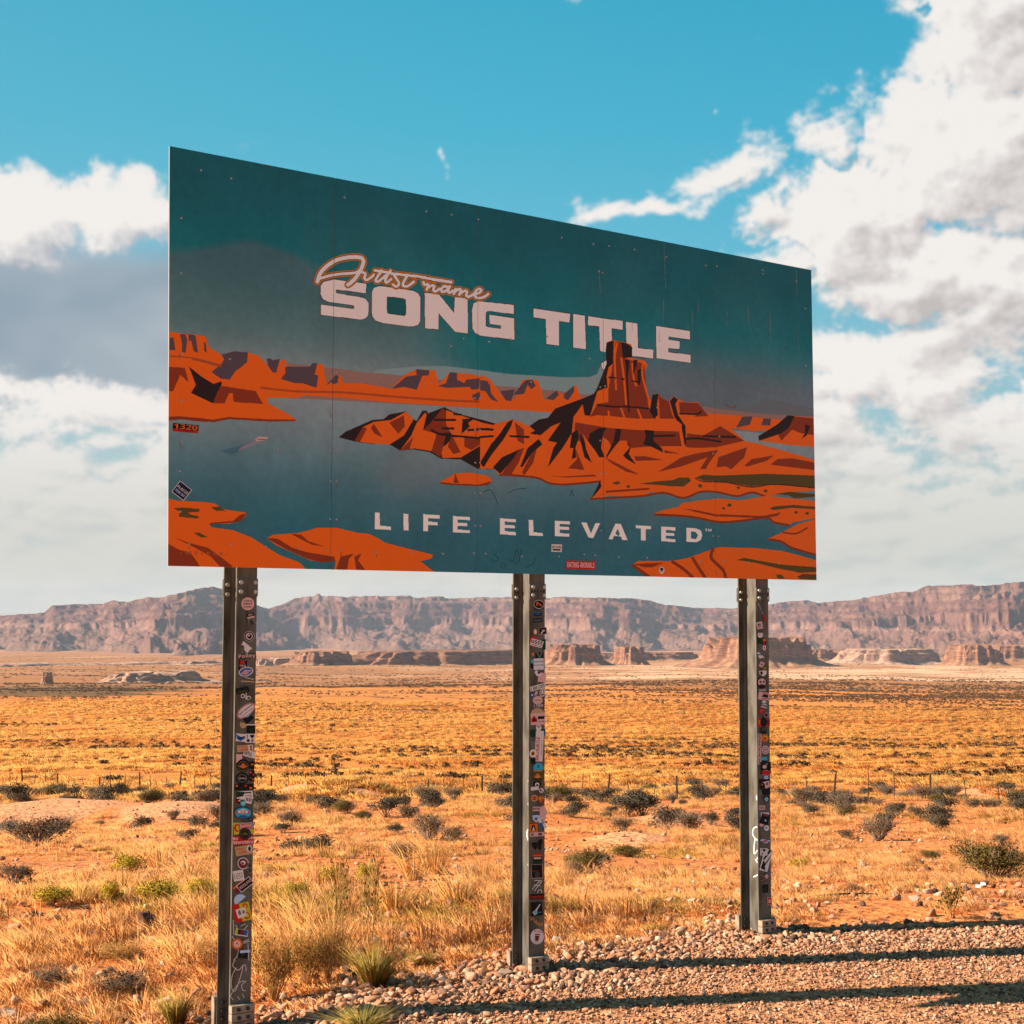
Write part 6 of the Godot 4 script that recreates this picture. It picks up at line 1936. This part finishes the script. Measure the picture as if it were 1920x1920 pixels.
	plant_px("straw", 150, 1690, 80, 46, "straw bunch between the pale and the round rabbitbrush")
	plant_px("straw", 300, 1625, 90, 50, "feathery straw above the wide rabbitbrush")
	plant_px("straw", 355, 1650, 80, 50, "feathery straw just left of the left post")
	plant_px("straw", 60, 1790, 90, 50, "pale straw bunch at the lower left edge")
	plant_px("straw", 350, 1800, 100, 60, "pale straw left of the left post's foot")
	plant_px("straw", 1540, 1690, 40, 24, "low straw tuft by the dead stick")
	# the belt of shrubs before the fence, one by one
	var spots := []
	var tries := 0
	while spots.size() < 275 and tries < 14000:
		tries += 1
		var d := rng.randf_range(24.0, 84.0)
		var x := rng.randf_range(-0.40, 0.40) * d
		var dense := 0.22 + 0.75 * ss(-0.1, 0.35, N("mid", x * 0.09 + 50.0, d * 0.07)) * ss(30.0, 42.0, d) + 0.25 * ss(55.0, 65.0, d)
		if rng.randf() > dense: continue
		var clear := false
		for b in bare_at:
			if Vector2(x - b.x, (-d - b.z) * 0.55).length() < b.w * 0.7: clear = true
		if clear: continue
		var kind: String = ["sage", "sage", "sage", "twig", "twig", "olive"][rng.randi() % 6]
		var s := rng.randf_range(0.4, 1.05) * (1.0 if d > 40.0 else 0.75)
		var px := 960.0 + x / d * F
		var zone := "left of left post"
		if px > 1430.0: zone = "right of right post"
		elif px > 1000.0: zone = "between middle and right posts"
		elif px > 450.0: zone = "between left and middle posts"
		var row := "on near slope"
		if d > 66.0: row = "close to fence"
		elif d > 46.0: row = "halfway down to fence"
		spots.append([px, kind, x, d, s, row + " " + zone])
	spots.sort_custom(func(p, q): return p[0] < q[0])
	var order := ["first", "second", "third", "fourth", "fifth", "sixth", "seventh", "eighth", "ninth", "tenth", "eleventh", "twelfth", "thirteenth", "fourteenth", "fifteenth", "sixteenth", "seventeenth", "eighteenth", "nineteenth", "twentieth", "twenty-first", "twenty-second", "twenty-third", "twenty-fourth", "twenty-fifth"]
	var seen := {}
	for q in spots:
		var key: String = q[1] + q[5]
		seen[key] = seen.get(key, -1) + 1
		var what: String = {"sage": "dark grey sage", "twig": "brown twiggy shrub", "olive": "low olive shrub"}[q[1]]
		var lab: String = "%s %s, %s from left" % [what, q[5], order[mini(seen[key], 24)]]
		plant(q[1], Vector3(q[2], height(q[2], -q[3]), -q[3]), q[4] * 1.25, q[4] * rng.randf_range(0.7, 1.0), rng.randf() * TAU, lab, {"sage": "sage shrubs on the slope", "twig": "twiggy shrubs on the slope", "olive": "olive shrubs on the slope"}[q[1]])


func make_grass():
	# dry grass of the foreground slope: four kinds of tuft, tens of thousands of copies
	var kinds := [blades(34, 0.10, 0.10, 0.0024, 1.0, 101, 1.0), blades(46, 0.075, 0.15, 0.0026, 1.3, 102, 1.0), blades(24, 0.2, 0.07, 0.0022, 0.7, 103, 1.4), blades(50, 0.045, 0.18, 0.003, 1.4, 104, 0.6)]
	var xfs := [[], [], [], []]
	var cols := [[], [], [], []]
	for i in 114000:
		var d := 8.6 + pow(rng.randf(), 1.15) * 60.0
		var x := rng.randf_range(-0.52, 0.52) * d
		var e := gravel_edge(x)
		if d < e + rng.randf() * rng.randf() * 0.6 - 0.1: continue
		var m := N("mid", x * 0.2 + 9.0, d * 0.13) + 0.4 * N("fine", x * 0.8, d * 0.8)
		# feathery stand between the left and middle posts, thin cover by the gravel on the right
		var stand := ss(3.2, 1.4, absf(x + 1.3 + (d - 14.0) * 0.02)) * ss(9.5, 11.0, d) * ss(24.0, 18.0, d) * ss(-0.1, 0.25, N("mid", x * 0.5, d * 0.35))
		var bias := 0.02 + 0.22 * stand + 0.2 * ss(12.5, 11.0, d) * ss(-0.6, -1.2, x) - 0.06 * ss(16.0, 11.5, d) * ss(-0.5, 1.5, x)
		for b in bare_at:
			bias -= 1.2 * ss(1.0, 0.6, Vector2(x - b.x, (-d - b.z) * 0.55).length() / b.w)
		if m + bias < rng.randf_range(-0.05, 0.22): continue
		var r := rng.randf()
		var k := 3
		if r < 0.3: k = 0
		elif r < 0.55: k = 1
		elif r < 0.57 + 0.1 * stand: k = 2
		if d < e + 0.9 or (rng.randf() < 0.6 and x > 1.0 and d < 15.0): k = 3
		var s := rng.randf_range(0.6, 1.35) * (1.0 + ss(18.0, 50.0, d) * 0.7)
		var sh := s * rng.randf_range(0.7, 1.2) * (0.9 + 0.25 * stand)
		xfs[k].append(Transform3D(Basis(Vector3.UP, rng.randf() * TAU) * Basis.from_scale(Vector3(s, sh, s)), Vector3(x, height(x, -d) - 0.01, -d)))
		var c := Color(0.84, 0.40, 0.14).lerp(Color(0.88, 0.53, 0.28), rng.randf())
		if rng.randf() < 0.14: c = Color(0.55, 0.21, 0.08)
		if N("mid", x * 0.22, d * 0.22 + 60.0) > 0.24 and rng.randf() < 0.5: c = Color(0.40, 0.28, 0.055)
		cols[k].append(c)
	for k in 4:
		copies("dry_grass", kinds[k], M.grass, xfs[k], cols[k], "golden dry grass over the orange slope", "grass")
	# bunch grass of the plain beyond
	var bunch := [blades(26, 0.2, 0.4, 0.02, 1.2, 201, 0.9), blades(30, 0.16, 0.5, 0.022, 1.5, 202, 0.9)]
	xfs = [[], []]
	cols = [[], []]
	for i in 148000:
		var d := 52.0 + pow(rng.randf(), 1.8) * 460.0
		var x := rng.randf_range(-0.52, 0.52) * d
		var m := N("mid", x * 0.02, d * 0.035) + 0.35 * N("fine", x * 0.15, d * 0.2)
		if m < rng.randf_range(-0.5, 0.05) + 0.3 * ss(90.0, 60.0, d): continue
		var k := rng.randi() % 2
		var s := rng.randf_range(0.7, 1.4) * (1.0 + d / 300.0)
		var c := Color(0.82, 0.41, 0.105).lerp(Color(0.86, 0.52, 0.2), rng.randf())
		var hue := N("big", x / d * 1.8 + 1.0, log(d) * 9.0) + 0.5 * N("mid", x * 0.01, d * 0.03)
		c = c.lerp(Color(0.62, 0.245, 0.07), ss(0.0, 0.35, hue) * 0.9)
		if hue > 0.3 and rng.randf() < 0.55:
			continue
		if rng.randf() < 0.12: c = Color(0.55, 0.24, 0.06)
		if rng.randf() < 0.05: c = Color(0.36, 0.25, 0.05)
		xfs[k].append(Transform3D(Basis(Vector3.UP, rng.randf() * TAU) * Basis.from_scale(Vector3(s, s, s)), Vector3(x, height(x, -d) - 0.03, -d)))
		cols[k].append(c)
	for k in 2:
		copies("bunch_grass", bunch[k], M.grass, xfs[k], cols[k], "yellow bunch grass spread over the plain", "grass")


func make_far_scrub():
	var bush := [foliage(70, 0.6, 0.75, 0.2, 1.2, 301, 0.3, 5), foliage(60, 0.7, 0.6, 0.22, 1.2, 302, 0.3, 6)]
	var xfs := [[], []]
	var cols := [[], []]
	for i in 180000:
		var d := 60.0 + pow(rng.randf(), 1.7) * 1500.0
		var x := rng.randf_range(-0.52, 0.52) * d
		var lo := log(d)
		var m := N("big", x / d * 1.6 + 3.0, lo * 7.0) * 0.9 + 0.5 * N("mid", x / d * 8.0, lo * 24.0)
		# the old track's line of bushes, the dark slope on the right, the belt behind the fence
		m += 0.75 * ss(5.0, 1.5, absf(d - 205.0 - x * 0.1)) + 0.55 * ss(380.0, 520.0, d) * ss(1000.0, 850.0, d) * ss(-0.06, 0.2, x / d) + 0.7 * ss(40.0, 12.0, absf(d - 1010.0 - x * 0.2)) 
		m += 0.5 * ss(600.0, 700.0, d) * ss(1000.0, 900.0, d) * ss(-0.2, -0.3, x / d)  # extra scrub added on the far left to stand in for a cloud shadow
		if m < rng.randf_range(0.2, 1.0) + 0.35 * ss(130.0, 70.0, d): continue
		var k := rng.randi() % 2
		var s := rng.randf_range(0.4, 1.0) * (1.0 + ss(200.0, 1200.0, d) * 1.1)
		xfs[k].append(Transform3D(Basis(Vector3.UP, rng.randf() * TAU) * Basis.from_scale(Vector3(s, s * 0.85, s)), Vector3(x, height(x, -d) - 0.05, -d)))
		cols[k].append(Color(0.16, 0.08, 0.045).lerp(Color(0.11, 0.085, 0.045), rng.randf()) * rng.randf_range(0.8, 1.3))
	for i in 74000:
		var d := 950.0 + pow(rng.randf(), 1.3) * 3200.0
		var x := rng.randf_range(-0.52, 0.52) * d
		if N("mid", x * 0.004, d * 0.008) + 0.4 * N("fine", x * 0.02, d * 0.02) < rng.randf_range(-0.1, 0.5): continue
		var k := rng.randi() % 2
		var s := rng.randf_range(1.2, 3.2)
		if x / d > 0.06 and d > 1250.0 and rng.randf() < 0.75: continue
		xfs[k].append(Transform3D(Basis(Vector3.UP, rng.randf() * TAU) * Basis.from_scale(Vector3(s, s * 0.6, s)), Vector3(x, height(x, -d) - 0.1, -d)))
		cols[k].append(Color(0.20, 0.11, 0.06) * rng.randf_range(0.6, 1.3))
	for k in 2:
		copies("far_scrub", bush[k], M.leaf, xfs[k], cols[k], "dark scrub dotted in belts over the valley floor", "scrub")


func make_details():
	# paper scraps blown against the grass, and a dead stick
	var p := ground_at(1840, 1664)
	var st := start()
	st.set_smooth_group(-1)
	for k in 2:
		var c := Vector3(k * 0.12 - 0.05, 0.02 + k * 0.03, -k * 0.08)
		quad(st, c + Vector3(-0.07, -0.02, 0.03), c + Vector3(-0.04, 0.02, -0.05), c + Vector3(0.04, 0.015, -0.04), c + Vector3(0.03, -0.015, 0.04))
		quad(st, c + Vector3(-0.04, 0.02, -0.05), c + Vector3(-0.01, 0.05, -0.07), c + Vector3(0.05, 0.01, -0.08), c + Vector3(0.04, 0.015, -0.04))
	st.generate_normals()
	tag(part("paper_scrap", st.commit(), mat(0.8, false, Color(0.7, 0.64, 0.6)), null, Transform3D(Basis.from_scale(Vector3.ONE * 0.55), p)), "crumpled white paper scrap in the grass on the right", "litter")
	p = ground_at(1580, 1683)
	st = start()
	rod(st, Vector3(-0.28, 0.02, 0.04), Vector3(0.1, 0.035, -0.03), 0.012, 0.01)
	rod(st, Vector3(0.1, 0.035, -0.03), Vector3(0.34, 0.03, -0.02), 0.01, 0.005)
	st.generate_normals()
	tag(part("dead_stick", st.commit(), M.wood, null, Transform3D(Basis(), p)), "dark dead stick lying on bare earth right of the right post", "stick")
